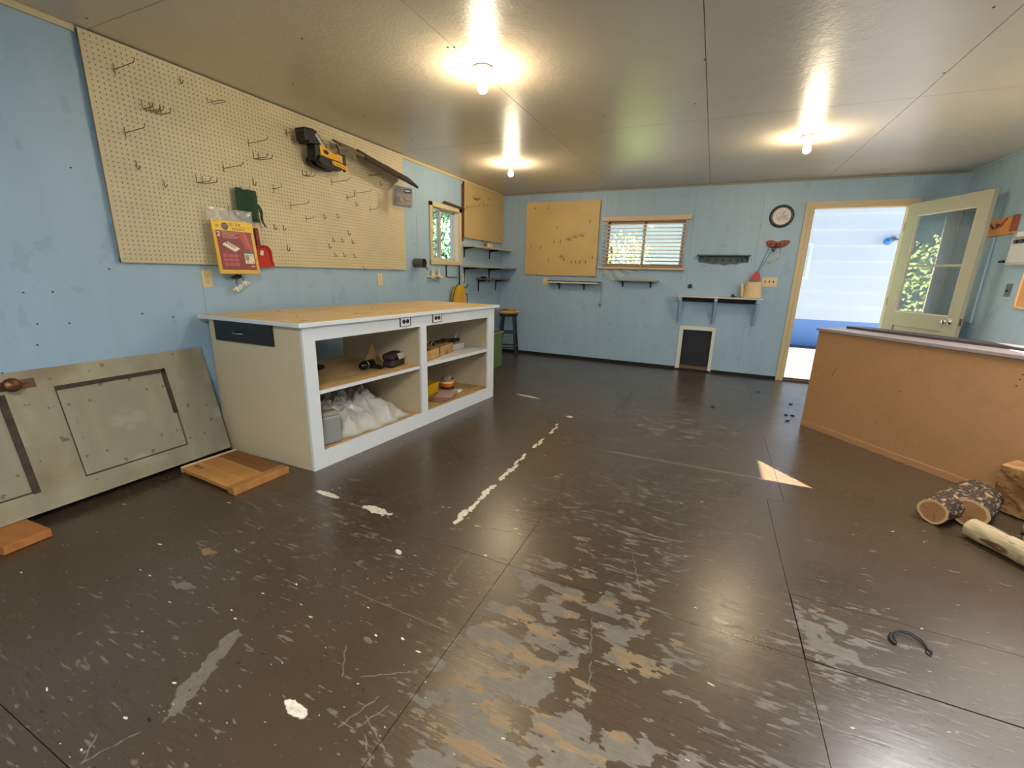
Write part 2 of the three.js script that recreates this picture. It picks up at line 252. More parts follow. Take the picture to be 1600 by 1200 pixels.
// on the left wall the shape coordinate is -z
const wallLeft = wall('wall_left', [[-2.19, 0], [-4.56, -2.19], [-ZF, -4.56]], [[-WIN1.z1, -WIN1.z0, WIN1.y0, WIN1.y1]], toLeft, -ZF);
const wallRight = wall('wall_right', [[0, 0.76], [0.76, 3.6], [3.6, 6.0], [6.0, ZF]], [[WIN3.z0, WIN3.z1, WIN3.y0, WIN3.y1]], toRight, ZF);
const wallFront = wall('wall_front', [[0, 1.22], [1.22, 3.66], [3.66, W]], [], toFront, W);
for (const [x, y] of [[58, 506], [108, 505], [58, 539], [222, 490], [110, 262], [3, 583], [270, 495], [36, 457], [82, 456], [170, 420]]) { const q = onLeft(x, y); part(wallLeft, 'nail', cyl(0.0038, 0.003, 0.012, 0.004, q.y, q.z, 0, 0, Math.PI / 2, 8), M.black); }
for (const [x, y] of [[1137, 362], [1067, 306], [924, 527]]) { const q = onBack(x, y); part(wallBack, 'nail', cyl(0.005, 0.004, 0.012, q.x, q.y, 0.004, Math.PI / 2, 0, 0, 8), M.black); }

// trims and baseboards
function trim(name, geo, m) { const o = new THREE.Mesh(Array.isArray(geo) ? merge(geo) : geo, m); o.name = name; o.userData.kind = 'structure'; scene.add(o); return o; }
trim('trim_1', [rbb(0, H - 0.028, 0, 0.014, H, 2.43), rbb(0, H - 0.03, 5.0, 0.016, H, ZF)], M.trim);
trim('trim_2', rbb(0.014, H - 0.022, 0, W, H, 0.014), mat(0x8d8676, 0.45));
trim('trim_3', rbb(0, 0, 0, 0.016, H, 0.016), M.trimBlue);
trim('trim_4', rbb(W - 0.014, 0, 0, W, H, 0.014), M.trimBlue);
trim('trim_5', rbb(W - 0.012, H - 0.02, 0, W, H, ZF), M.trimBlue);
trim('baseboard_back', [rbb(0.016, 0, 0, PET.x0 - 0.05, 0.042, 0.012, 0.002), rbb(PET.x1 + 0.04, 0, 0, DOOR.x0 - 0.07, 0.04, 0.012, 0.002), rbb(PET.x0 - 0.04, 0, 0, PET.x1 + 0.03, 0.022, 0.02, 0.002)], M.brownBase);
trim('baseboard_left', rbb(0, 0, 0.016, 0.012, 0.045, ZF, 0.002), M.brownBase);
trim('trim_6', rbb(W - 0.016, 0.9, 0.715, W, 1.68, 0.785, 0.003), M.trimBlue);
// ------------------------------------------------------------------ window_1, left wall: sliding sash in a wooden casing
{
  const { z0, z1, y0, y1 } = WIN1, w = struct('window_1', [0, y0, (z0 + z1) / 2]), c = mat(0xcdbb90, 0.5, { map: T.pine });
  const fr = (a, b, cc, d, x0, x1) => [rbb(x0, b, a, x1, d, a + 0.03), rbb(x0, b, cc - 0.03, x1, d, cc)];
  wpart(w, 'casing', [rbb(0, y0 - 0.045, z0 - 0.055, 0.02, y1 + 0.045, z0 + 0.004), rbb(0, y0 - 0.045, z1 - 0.004, 0.02, y1 + 0.045, z1 + 0.05), rbb(0, y1 - 0.004, z0 - 0.055, 0.02, y1 + 0.045, z1 + 0.05), rbb(0, y0 - 0.045, z0 - 0.055, 0.022, y0 + 0.004, z1 + 0.05)], mat(0xc9b486, 0.5));
  wpart(w, 'jamb_lining', [bb(-WT, y0, z0, 0, y1, z0 + 0.008), bb(-WT, y0, z1 - 0.008, 0, y1, z1), bb(-WT, y1 - 0.008, z0, 0, y1, z1), bb(-WT, y0, z0, 0, y0 + 0.008, z1)], M.trimWhite);
  const sash = (a, b, x) => { const s = wpart(w, 'sash', [rbb(x, y0 + 0.008, a, x + 0.02, y1 - 0.008, a + 0.024), rbb(x, y0 + 0.008, b - 0.024, x + 0.02, y1 - 0.008, b), rbb(x, y1 - 0.034, a, x + 0.02, y1 - 0.008, b), rbb(x, y0 + 0.008, a, x + 0.02, y0 + 0.034, b)], mat(0xb9b6a8, 0.4)); const g = part(s, 'pane', bb(x + 0.008, y0 + 0.03 - y0, a + 0.02 - (z0 + z1) / 2, x + 0.012, y1 - 0.03 - y0, b - 0.02 - (z0 + z1) / 2), M.glass); return g; };
  sash(1.655, z1 - 0.008, -0.05); sash(z0 + 0.008, 1.69, -0.075);
}
// ------------------------------------------------------------------ window_2, back wall
{
  const { x0, x1, y0, y1 } = WIN2, w = struct('window_2', [(x0 + x1) / 2, y0, 0]), m = mat(0xa88a68, 0.5);
  wpart(w, 'jamb_lining', [bb(x0, y0, -WT, x0 + 0.01, y1, 0), bb(x1 - 0.01, y0, -WT, x1, y1, 0), bb(x0, y1 - 0.01, -WT, x1, y1, 0), bb(x0, y0, -WT, x1, y0 + 0.012, 0.012)], mat(0xa9876a, 0.5));
  wpart(w, 'sill', rbb(x0 - 0.02, y0 - 0.025, 0, x1 + 0.02, y0 + 0.006, 0.02), mat(0x7a5a48, 0.5));
  for (const [a, b, z] of [[x0 + 0.01, 2.16, -0.07], [2.12, x1 - 0.01, -0.09]]) {
    const s = wpart(w, 'sash', [rbb(a, y0 + 0.012, z, a + 0.03, y1 - 0.01, z + 0.02), rbb(b - 0.03, y0 + 0.012, z, b, y1 - 0.01, z + 0.02), rbb(a, y1 - 0.045, z, b, y1 - 0.01, z + 0.02), rbb(a, y0 + 0.012, z, b, y0 + 0.045, z + 0.02)], m);
    part(s, 'pane', bb(a + 0.02, 0.04, z + 0.008, b - 0.02, y1 - 0.04 - y0, z + 0.012).translate(-(x0 + x1) / 2, 0, 0), M.glass);
  }
}
// ------------------------------------------------------------------ window_3, right wall above the counter, beyond the frame; its sun patch lies on the floor
{
  const { z0, z1, y0, y1 } = WIN3, w = struct('window_3', [W, y0, (z0 + z1) / 2]);
  wpart(w, 'casing', [rbb(W - 0.015, y0 - 0.05, z0 - 0.06, W, y1 + 0.05, z0), rbb(W - 0.015, y0 - 0.05, z1, W, y1 + 0.05, z1 + 0.06), rbb(W - 0.015, y1, z0 - 0.06, W, y1 + 0.05, z1 + 0.06), rbb(W - 0.015, y0 - 0.05, z0 - 0.06, W, y0, z1 + 0.06)], M.trim);
  wpart(w, 'pane', bb(W + 0.06, y0, z0, W + 0.064, y1, z1), M.glass);
  const b = thing('unseen_roller_blind', 'thin white roller blind out of view, half lowered to trim the sun patch on the floor', 'blind', [W - 0.02, y1, (z0 + z1) / 2]);  // unseen blind, set so its lower edge bounds the sun patch
  wpart(b, 'blind_cloth', bb(W + 0.012, 1.27, z0 + 0.002, W + 0.0135, y1 - 0.012, z1 - 0.002), phys(0xf4f1ea, 0.9, { transmission: 0.3, thickness: 0 }));
  wpart(b, 'roller', cyl(0.018, 0.018, z1 - z0 - 0.006, W + 0.013, y1 - 0.02, (z0 + z1) / 2, Math.PI / 2), M.white);
  wpart(b, 'bottom_rail', rbb(W + 0.007, 1.262, z0 + 0.004, W + 0.019, 1.282, z1 - 0.004), M.white);
}
// ------------------------------------------------------------------ window blind of wooden slats at the back window
{
  const b = thing('venetian_blind', 'wooden slat blind hanging open over the back window', 'blind', [2.15, 1.35, 0.05]);
  const bm = mat(0xd2b48a, 0.5), sm = mat(0xe4d9ca, 0.4);
  wpart(b, 'headrail', rbb(1.575, 1.985, 0.004, 2.735, 2.038, 0.055), bm);
  for (let i = 0; i < 12; i++) { const y = 1.408 + i * 0.0475; wpart(b, 'slat', place(rbox(1.09, 0.003, 0.046, 0.0012), 2.145, y, 0.032, -0.24), sm); }
  wpart(b, 'bottom_rail', rbb(1.56, 1.345, 0.01, 2.725, 1.372, 0.056), bm);
  for (const x of [1.65, 2.145, 2.64]) for (const z of [0.012, 0.053]) wpart(b, 'ladder_cord', rod([x, 1.36, z], [x, 1.99, z], 0.0018, 5), M.trimWhite);
  wpart(b, 'pull_cord', [rod([2.7, 1.99, 0.06], [2.69, 1.25, 0.06], 0.0016, 5), cyl(0.004, 0.009, 0.03, 2.69, 1.24, 0.06, 0, 0, 0, 10)], mat(0xc07a6a, 0.5));
}
{ // sagging clear plastic under the blind
  const pts = []; const g = new THREE.PlaneGeometry(0.62, 0.16, 40, 14), p = g.attributes.position;
  for (let i = 0; i < p.count; i++) { const x = p.getX(i), y = p.getY(i), t = (x + 0.31) / 0.62, hang = 0.2 + 0.8 * Math.exp(-(((t - 0.27) / 0.25) ** 2)); p.setXYZ(i, x, (y - 0.08) * hang, 0.03 * fbm(x * 14 + 3, y * 14, 3) + 0.012 * Math.sin(x * 40 + y * 30)); }
  g.computeVertexNormals();
  one('plastic_sheet', g, M.film, 'crumpled clear plastic film sagging below the slatted blind', 'plastic sheet', [1.93, 1.343, 0.012]);
}
// ------------------------------------------------------------------ door_1: casing, threshold, opened leaf with two panes
{
  const d = struct('door_1', [(DOOR.x0 + DOOR.x1) / 2, 0, 0]), cm = mat(0xc5b186, 0.5);
  wpart(d, 'casing', [rbb(DOOR.x0 - 0.075, 0, 0, DOOR.x0 - 0.02, DOOR.y1 + 0.06, 0.018), rbb(DOOR.x0 - 0.03, 0, 0.0, DOOR.x0 + 0.006, DOOR.y1 + 0.02, 0.026), rbb(DOOR.x1 - 0.006, 0, 0, DOOR.x1 + 0.07, DOOR.y1 + 0.06, 0.018), rbb(DOOR.x0 - 0.075, DOOR.y1 - 0.006, 0, DOOR.x1 + 0.07, DOOR.y1 + 0.06, 0.02)], cm);
  wpart(d, 'jamb', [bb(DOOR.x0, 0, -WT, DOOR.x0 + 0.012, DOOR.y1, 0), bb(DOOR.x1 - 0.012, 0, -WT, DOOR.x1, DOOR.y1, 0), bb(DOOR.x0, DOOR.y1 - 0.012, -WT, DOOR.x1, DOOR.y1, 0), bb(DOOR.x0 + 0.012, 0, -0.07, DOOR.x0 + 0.026, DOOR.y1 - 0.012, -0.045)], cm);
  wpart(d, 'threshold', [rbb(DOOR.x0, -0.01, -WT - 0.03, DOOR.x1, 0.022, 0.03, 0.006), rbb(DOOR.x0, 0.02, -0.06, DOOR.x1, 0.034, -0.02, 0.004)], mat(0xb09a80, 0.5, { map: T.drift }));
  const leaf = new THREE.Group(); leaf.name = 'door_leaf'; d.add(leaf); leaf.position.set(4.94 - d.position.x, 0, 0.04); leaf.rotation.y = -(90 - 20.7) * D2R; // local x runs from hinge to free edge
  const lm = mat(0xa8a48e, 0.42), L = 0.91, t = 0.04;
  const s = shape(rectPts(0, 0.025, L, 2.08), [rectPts(0.125, 0.945, 0.795, 1.955), rectPts(0.15, 0.2, 0.76, 0.8)]);
  part(leaf, 'leaf_frame', ext(s, t - 0.004, 0.002).translate(0, 0, -t / 2 + 0.002), lm);
  part(leaf, 'lower_panel', [bb(0.145, 0.195, -0.008, 0.765, 0.805, 0.008), rbb(0.2, 0.25, -0.014, 0.71, 0.75, 0.014, 0.006)], lm);
  part(leaf, 'glazing_bar', rbb(0.12, 1.42, -0.012, 0.8, 1.442, 0.012, 0.004), lm);
  part(leaf, 'glazing_bead', [rbb(0.125, 0.945, -0.016, 0.137, 1.955, 0.016), rbb(0.783, 0.945, -0.016, 0.795, 1.955, 0.016), rbb(0.125, 1.943, -0.016, 0.795, 1.955, 0.016), rbb(0.125, 0.945, -0.016, 0.795, 0.957, 0.016)], mat(0xcfcab6, 0.4));
  part(leaf, 'pane', bb(0.13, 0.95, -0.002, 0.79, 1.43, 0.002), M.glass); part(leaf, 'pane', bb(0.13, 1.432, -0.002, 0.79, 1.95, 0.002), M.glass);
  part(leaf, 'edge_wear', rbb(L - 0.001, 0.3, -0.012, L + 0.0008, 1.35, 0.012, 0.0008), M.dark, 'bare worn wood on the door edge');
  for (const sg of [1, -1]) part(leaf, 'door_knob', place(lathe([[0, 0], [0.03, 0], [0.03, 0.006], [0.012, 0.012], [0.011, 0.03], [0.022, 0.04], [0.027, 0.052], [0.024, 0.064], [0.012, 0.07], [0, 0.071]], 28), L - 0.085, 0.905, sg * t / 2, sg * Math.PI / 2), M.chrome, 'polished metal door knob');
  part(leaf, 'latch_plate', rbb(L - 0.0005, 0.87, -0.012, L + 0.002, 0.94, 0.012, 0.0008), M.brass);
  for (const y of [0.25, 1.05, 1.85]) part(leaf, 'hinge', cyl(0.007, 0.007, 0.09, -0.005, y, t / 2, 0, 0, 0, 10), M.trim);
}
// ------------------------------------------------------------------ pet door low in the back wall
{
  const d = struct('door_2', [(PET.x0 + PET.x1) / 2, 0, 0]);
  wpart(d, 'frame', [rbb(PET.x0 - 0.05, 0.02, 0, PET.x0 + 0.004, 0.615, 0.014), rbb(PET.x1 - 0.004, 0.02, 0, PET.x1 + 0.036, 0.615, 0.014), rbb(PET.x0 - 0.05, PET.y1 - 0.004, 0, PET.x1 + 0.036, 0.615, 0.016)], M.trimWhite);
  wpart(d, 'flap', bb(PET.x0, PET.y0, -0.06, PET.x1, PET.y1, -0.05), phys(0x0b0b0d, 0.5), "dark rubber flap");
  wpart(d, 'sill', rbb(PET.x0, PET.y0 - 0.035, -0.05, PET.x1, PET.y0 + 0.006, 0.01), mat(0x6b4f3c, 0.6));
}
// ------------------------------------------------------------------ ceiling bulbs in porcelain holders (each the lamp's own light)
[[1.717, 3.86, 'bare lit bulb in a porcelain ceiling holder above the workbench'], [0.934, 1.745, 'bare lit bulb in a ceiling holder near the corner shelves'], [3.649, 1.83, 'bare lit bulb in a ceiling holder near the open door']].forEach(([x, z, label]) => {
  const l = thing('ceiling_bulb', label, 'light bulb', [x, H, z], 'bare ceiling bulbs');
  part(l, 'holder_base', lathe([[0, 0], [0.056, 0], [0.058, -0.006], [0.054, -0.012], [0.034, -0.018], [0, -0.018]]), M.porcelain);
  part(l, 'socket', lathe([[0.026, -0.016], [0.024, -0.026], [0.02, -0.048], [0.0185, -0.05], [0, -0.05]]), M.porcelain);
  part(l, 'bulb_glass', lathe([[0.0, -0.048], [0.014, -0.05], [0.016, -0.062], [0.024, -0.078], [0.03, -0.095], [0.0305, -0.108], [0.026, -0.123], [0.015, -0.133], [0, -0.136]]), M.bulbGlass);
  const p = new THREE.PointLight(new THREE.Color(...BULB_COLOR), BULB_CD); p.position.set(0, -0.1, 0); p.castShadow = true; p.shadow.radius = 1.4; p.shadow.mapSize.set(1024, 1024); l.add(p);
});

for (const [x, z, ry, nits, label] of [[3.1, 6.9, 0, UNSEEN_LAMP_NITS[0], 'unseen twin tube ceiling lamp out of view by the front wall, lighting the faces turned to the camera'], [4.72, 3.65, Math.PI / 2, UNSEEN_LAMP_NITS[1], "unseen twin tube ceiling lamp out of view above the counter, lighting the right and back walls"]]) { // unseen ceiling lamps, placed to light camera-facing sides and the right and back walls
  const f = thing('unseen_ceiling_lamp', label, 'ceiling light', [x, H, z], 'unseen ceiling lights', ry);
  part(f, 'housing', rbb(-0.62, -0.06, -0.09, 0.62, 0, 0.09, 0.006), M.white);
  for (const z of [-0.045, 0.045]) part(f, 'tube', cyl(0.015, 0.015, 1.18, 0, -0.078, z, 0, 0, Math.PI / 2), new THREE.MeshStandardMaterial({ color: 0xffffff, emissive: new THREE.Color(...UNSEEN_LAMP_COLOR), emissiveIntensity: 3, roughness: 0.4 }));
  for (const x of [-0.6, 0.6]) part(f, 'end_cap', rbb(x - 0.012, -0.1, -0.08, x + 0.012, -0.055, 0.08, 0.004), M.white);
  const l = new THREE.RectAreaLight(new THREE.Color(...UNSEEN_LAMP_COLOR), nits, 1.18, 0.14); l.position.set(0, -0.105, 0); l.rotation.x = -Math.PI / 2; f.add(l);
}
// ------------------------------------------------------------------ outside: ground, neighbour's house, trees
{
  const g = new THREE.Mesh(bb(-22, -0.4, -16, 26, -0.1, 26), mat(0xffffff, 0.9, { map: cloneTex(dataTex(256, 256, (u, v) => { const s = 0.85 + 0.25 * fbm(u * 30, v * 30, 3); return [82 * s, 81 * s, 79 * s]; }), 0.5) })); g.name = 'ground'; g.userData.kind = 'structure'; scene.add(g);
  const h = thing('neighbour_house', 'white lap sided house with blue foundation seen through the doorway', 'house', [3, -0.1, -4.6]);
  const sm = mat(0xd4d6d8, 0.55), X0 = -4, X1 = 11;
  wpart(h, 'foundation', bb(X0, -0.1, -4.9, X1, 0.47, -4.62), mat(0x6f93c8, 0.7));
  for (let i = 0; i < 10; i++) { const y = 0.46 + i * 0.3, gs = shape([[0, 0], [0, 0.315], [-0.006, 0.315], [-0.042, 0]]); wpart(h, 'siding_board', ext(gs, X1 - X0).rotateY(Math.PI / 2).translate(X0, y, -4.62), sm); }
  wpart(h, 'house_wall', bb(X0, 0.4, -4.9, X1, 3.45, -4.625), sm);
  wpart(h, 'soffit', [bb(X0, 3.42, -5.2, X1, 3.5, -4.2), bb(X0, 3.38, -4.22, X1, 3.56, -4.18)], mat(0xd8d8d4, 0.6));
  wpart(h, 'roof', place(bb(X0, 0, -2.5, X1, 0.06, 0), 0, 3.55, -4.18, 0.35), mat(0x5a5148, 0.9));
  const win = wpart(h, 'house_window', [bb(4.05, 1.28, -4.62, 4.1, 2.0, -4.57), bb(4.8, 1.28, -4.62, 4.86, 2.0, -4.57), bb(4.1, 1.94, -4.62, 4.8, 2.0, -4.57), bb(4.1, 1.28, -4.62, 4.8, 1.34, -4.57)], mat(0xe2e4e4, 0.5));
  part(win, 'pane', bb(4.1 - 3, 1.44, 0.008, 4.8 - 3, 2.04, 0.014), mat(0xc8d2da, 0.15));
  const f = thing('outdoor_lamp', 'twin headed outdoor lamp on the white siding', 'lamp', [6.11, 2.04, -4.555]);
  part(f, 'wall_plate', cyl(0.05, 0.05, 0.03, 0.0, 0.03, 0.02, Math.PI / 2), mat(0x8a7f96, 0.4));
  part(f, 'arm', [rod([0, 0.03, 0.03], [-0.09, -0.03, 0.1], 0.012), rod([0, 0.03, 0.03], [0.13, 0.0, 0.1], 0.012)], mat(0x5a5a66, 0.5));
  part(f, 'lamp_head', place(lathe([[0, 0], [0.05, 0.01], [0.07, 0.06], [0.055, 0.11], [0, 0.13]], 20), -0.1, -0.03, 0.08, Math.PI / 2), mat(0x3f86c8, 0.3)); part(f, 'lamp_head', place(lathe([[0, 0], [0.05, 0.01], [0.07, 0.06], [0.055, 0.11], [0, 0.13]], 20), 0.14, 0.0, 0.08, Math.PI / 2), mat(0xf0f2f2, 0.3));
}
const leafGeo = (() => { const g = new THREE.BufferGeometry(), s = 1; g.setAttribute('position', new THREE.Float32BufferAttribute([0, 0, 0, 0.35, 0.45, 0.08, 0, 1, 0, -0.35, 0.45, 0.08], 3)); g.setIndex([0, 1, 2, 0, 2, 3]); g.computeVertexNormals(); return g; })();
const leafMat = phys(0xffffff, 0.55, { transmission: 0.35, thickness: 0, side: THREE.DoubleSide });
function tree(name, label, category, x, z, r, y0, y1, n, size, col, group) {
  const t = thing(name, label, category, [x, -0.1, z], group), im = new THREE.InstancedMesh(leafGeo, leafMat, n), mtx = new THREE.Matrix4(), q = new THREE.Quaternion(), c = new THREE.Color();
  const blobs = Array.from({ length: 9 }, () => { const a = rr(0, 6.28), rad = r * Math.sqrt(rnd()) * 0.75; return [Math.cos(a) * rad, rr(y0 + 0.15 * (y1 - y0), y1 - 0.12 * (y1 - y0)), Math.sin(a) * rad, rr(0.35, 0.6) * r]; });
  for (let i = 0; i < n; i++) {
    const b = blobs[i % 9], u = rr(-1, 1), a = rr(0, 6.28), k = Math.sqrt(1 - u * u), d = b[3] * (0.55 + 0.5 * rnd());
    q.setFromEuler(new THREE.Euler(rr(-3, 3), rr(-3, 3), rr(-3, 3))); const s = size * rr(0.6, 1.3);
    mtx.compose(V(b[0] + d * k * Math.cos(a), Math.max(0.05, b[1] + d * u), b[2] + d * k * Math.sin(a)), q, V(s, s, s)); im.setMatrixAt(i, mtx);
    const w = rnd(); im.setColorAt(i, c.setRGB(col[0] * (0.7 + 0.6 * w), col[1] * (0.75 + 0.5 * w), col[2] * (0.6 + 0.7 * rnd())));
  }
  im.name = 'foliage'; im.userData.kind = 'stuff'; t.add(im);
  part(t, 'trunk', [rod([0, 0, 0], [rr(-0.1, 0.1), (y0 + y1) / 2, rr(-0.1, 0.1)], 0.09, 10, 0.05), ...blobs.map((b) => rod([0, y0 * 0.6, 0], [b[0] * 0.8, b[1], b[2] * 0.8], 0.03, 6, 0.012))], M.dark);
  return t;
}
tree('leafy_tree', 'leafy green tree close outside the small left window', 'tree', -1.9, -0.9, 1.15, 0.5, 3.2, 5200, 0.085, [0.08, 0.21, 0.11]);
tree('leafy_tree', 'taller blue green tree filling the left window view', 'tree', -3.6, -2.6, 1.5, 0.4, 4.2, 5200, 0.11, [0.06, 0.2, 0.13]);
tree('leafy_tree', 'dark tree further out past the left window', 'tree', -7.5, -1.4, 1.9, 0.3, 4.6, 5200, 0.12, [0.09, 0.24, 0.1]);
tree('leafy_shrub', 'yellow green shrub outside the slatted back window', 'shrub', 1.15, -2.7, 0.9, 0.5, 3.3, 3200, 0.075, [0.36, 0.46, 0.16]);
// ------------------------------------------------------------------ pegboards with real holes, 25.4 mm apart
function pegGeo(w, h, th, r = 0.0033, lining = []) {
  const P = 0.0254, nx = Math.floor(w / P), ny = Math.floor(h / P), mx = (w - nx * P) / 2, my = (h - ny * P) / 2, pos = [], uv = [];
  const tri = (a, b, c) => { for (const q of [a, b, c]) { pos.push(...q); uv.push(q[0], q[1]); } }, quad = (a, b, c, d) => { tri(a, b, c); tri(a, c, d); };
  const rect = (x0, y0, x1, y1, z) => quad([x0, y0, z], [x1, y0, z], [x1, y1, z], [x0, y1, z]);
  for (let i = 0; i < nx; i++) for (let j = 0; j < ny; j++) {
    const x = mx + (i + 0.5) * P, y = my + (j + 0.5) * P, e = P / 2, c = [[e, -e], [e, e], [-e, e], [-e, -e]], o = [];
    for (let k = 0; k < 8; k++) { const a = (k - 1.5) * Math.PI / 4 + Math.PI / 8; o.push([x + r * Math.cos(a), y + r * Math.sin(a)]); }
    for (let k = 0; k < 4; k++) {     // side k faces: from corner k to corner k+1, ring points 2k, 2k+1
      const A = [x + c[k][0], y + c[k][1], 0], B = [x + c[(k + 1) % 4][0], y + c[(k + 1) % 4][1], 0], p = [...o[2 * k], 0], q = [...o[2 * k + 1], 0], s = [...o[(2 * k + 2) % 8], 0];
      quad(A, B, q, p); tri(q, B, s);
    }
    for (let k = 0; k < 8; k++) { const a = o[k], b = o[(k + 1) % 8]; lining.push(...a, 0, ...b, 0, ...b, -th, ...a, 0, ...b, -th, ...a, -th); }
  }
  if (mx > 1e-4) { rect(0, my, mx, h - my, 0); rect(w - mx, my, w, h - my, 0); }
  if (my > 1e-4) { rect(0, 0, w, my, 0); rect(0, h - my, w, h, 0); }
  quad([0, 0, -th], [w, 0, -th], [w, 0, 0], [0, 0, 0]); quad([0, h, 0], [w, h, 0], [w, h, -th], [0, h, -th]); quad([0, 0, 0], [0, h, 0], [0, h, -th], [0, 0, -th]); quad([w, 0, -th], [w, h, -th], [w, h, 0], [w, 0, 0]);
  const g = new THREE.BufferGeometry(); g.setAttribute('position', new THREE.Float32BufferAttribute(pos, 3)); g.setAttribute('uv', new THREE.Float32BufferAttribute(uv, 2)); g.computeVertexNormals(); return g;
}
const pegTone = (r, g, b) => cloneTex(dataTex(256, 256, (u, v) => { const s = 0.93 + 0.1 * fbm(u * 6, v * 6, 4); return [r * s, g * s, b * s]; }), 0.9);
function holes(parent, w, h, th, r, board, turn) {   // the insides of the drilled holes, of the board's own material: thousands, one part
  const l = []; const g0 = pegGeo(w, h, th, r, l), g = new THREE.BufferGeometry(); g.setAttribute('position', new THREE.Float32BufferAttribute(l, 3)); g.setAttribute('uv', new THREE.Float32BufferAttribute(Array.from({ length: l.length / 3 }, (_, i) => [l[i * 3], l[i * 3 + 1]]).flat(), 2)); g.computeVertexNormals();
  const m = wpart(parent, 'hole_lining', turn(g), board); m.userData.kind = 'stuff'; return turn(g0);
}
const STAND = 0.022, TH = 0.006;   // furring behind the board, board thickness
const pegLeft = (geo, x, y, z) => geo.applyMatrix4(new THREE.Matrix4().makeBasis(V(0, 0, -1), V(0, 1, 0), V(1, 0, 0))).translate(x, y, z);
{
  const p = thing('pegboard', 'large cream pegboard on the left wall above the workbench', 'pegboard', [0, 1.257, 3.715]), m = mat(0xffffff, 0.5, { map: pegTone(204, 188, 148) });
  wpart(p, 'perforated_panel', holes(p, 2.56, 1.135, TH, 0.0036, m, (g) => pegLeft(g, STAND + TH, 1.257, 4.995)), m);
  wpart(p, 'furring_strip', [bb(0, 1.257, 2.44, STAND, 1.285, 4.99), bb(0, 2.36, 2.44, STAND, 2.392, 4.99), bb(0, 1.257, 4.95, STAND, 2.392, 4.99), bb(0, 1.257, 2.44, STAND, 2.392, 2.47)], mat(0xb9925e, 0.6));
  const q = thing('pegboard', 'tan pegboard in the corner above the three shelves', 'pegboard', [0, 1.69, 0.61]), m2 = mat(0xffffff, 0.5, { map: pegTone(196, 168, 112) });
  wpart(q, 'perforated_panel', holes(q, 1.17, 0.685, TH, 0.0028, m2, (g) => pegLeft(g, 0.03, 1.69, 1.19)), m2);
  wpart(q, 'furring_strip', [bb(0, 1.692, 0.03, 0.024, 1.72, 1.18), bb(0, 2.33, 0.03, 0.024, 2.37, 1.18), bb(0, 1.692, 1.16, 0.024, 2.37, 1.18), bb(0, 1.692, 0.025, 0.024, 2.37, 0.05)], mat(0x9a7440, 0.6));
  const s = thing('pegboard', 'square golden tan pegboard on the back wall beside the blind', 'pegboard', [0.97, 1.235, 0]), m3 = mat(0xffffff, 0.5, { map: pegTone(212, 178, 112) });
  wpart(s, 'perforated_panel', holes(s, 1.105, 1.03, TH, 0.0032, m3, (g) => g.translate(0.42, 1.235, 0.03)), m3);
  wpart(s, 'furring_strip', [bb(0.42, 1.237, 0, 1.52, 1.262, 0.025), bb(0.42, 2.24, 0, 1.52, 2.263, 0.025), bb(0.42, 1.237, 0, 0.445, 2.263, 0.025), bb(1.5, 1.237, 0, 1.523, 2.263, 0.025)], mat(0x9a7440, 0.6));
}
// hooks: wire bent so that it hangs in the holes; local z is out of the board
const r0 = 0.0018;
const HOOK = {
  long: (l = 0.2) => [tube([[0, 0.022, -0.004], [0, 0.02, 0.004], [0, 0, 0.004], [0, -0.004, 0.012], [0, 0, l * 0.6], [0, 0.004, l * 0.92], [0, 0.022, l]], r0, 30, 6), rod([-0.012, -0.002, 0.003], [0.012, -0.002, 0.003], r0, 6), rod([0, -0.002, 0.003], [0, -0.03, 0.004], r0, 6)],
  double: (l = 0.15) => [-1, 1].flatMap((s) => [tube([[s * 0.019, 0.045, 0.002], [s * 0.019, 0.01, 0.004], [s * 0.019, 0, 0.008], [s * 0.019, 0, l * 0.8], [s * 0.019, 0.006, l * 0.93], [s * 0.019, 0.024, l]], r0 * 1.2, 30, 6)]).concat(rod([-0.019, 0.0, 0.006], [0.019, 0.0, 0.006], r0 * 1.2, 6)),
  ell: (l = 0.03) => [tube([[0, 0.036, -0.002], [0, 0.034, 0.004], [0, 0.008, 0.005], [0, 0, 0.009], [0, 0.003, l * 0.7], [0, 0.016, l]], r0 * 1.3, 24, 6)],
  jay: () => [tube([[0, 0.04, -0.002], [0, 0.036, 0.004], [0, 0.008, 0.004], [0, -0.004, 0.014], [0, 0.002, 0.026], [0, 0.016, 0.03]], r0 * 1.5, 24, 6)],
  loop: (l = 0.14) => [tube([[-0.014, 0.03, 0.003], [-0.014, 0.004, 0.005], [-0.014, 0, 0.02], [-0.014, 0, l * 0.9], [0, 0.002, l], [0.014, 0, l * 0.9], [0.014, 0, 0.02], [0.014, 0.004, 0.005], [0.014, 0.03, 0.003]], r0, 40, 6)],
};
const hookGeo = {}; for (const k in HOOK) hookGeo[k] = merge(HOOK[k]()); hookGeo.mid = merge(HOOK.long(0.09)); hookGeo.doubleShort = merge(HOOK.double(0.1));
const big = 'the large pegboard above the workbench';
const HL = { long: ['long straight wire hook with upturned tip in ' + big, 'long single hooks'], mid: ['medium single wire hook with a crosspiece in ' + big, 'medium single hooks'], double: ['two pronged wire tool hook in ' + big, 'two pronged hooks'], doubleShort: ['short two pronged wire hook in ' + big, 'short two pronged hooks'], ell: ['tiny L shaped wire hook in ' + big, 'tiny L hooks'], jay: ['small thick J shaped wire hook in ' + big, 'small J hooks'], loop: ['looped wire bracket with closed end in ' + big] };
function hookL(px, py, kind, label, group, x = STAND + TH + 0.001) { const q = onLeft(px, py, x), o = one('pegboard_hook', hookGeo[kind], M.wire, label ?? HL[kind][0], 'hook', [x, q.y, q.z], label ? group : HL[kind][1]); o.rotation.y = Math.PI / 2; return o; }
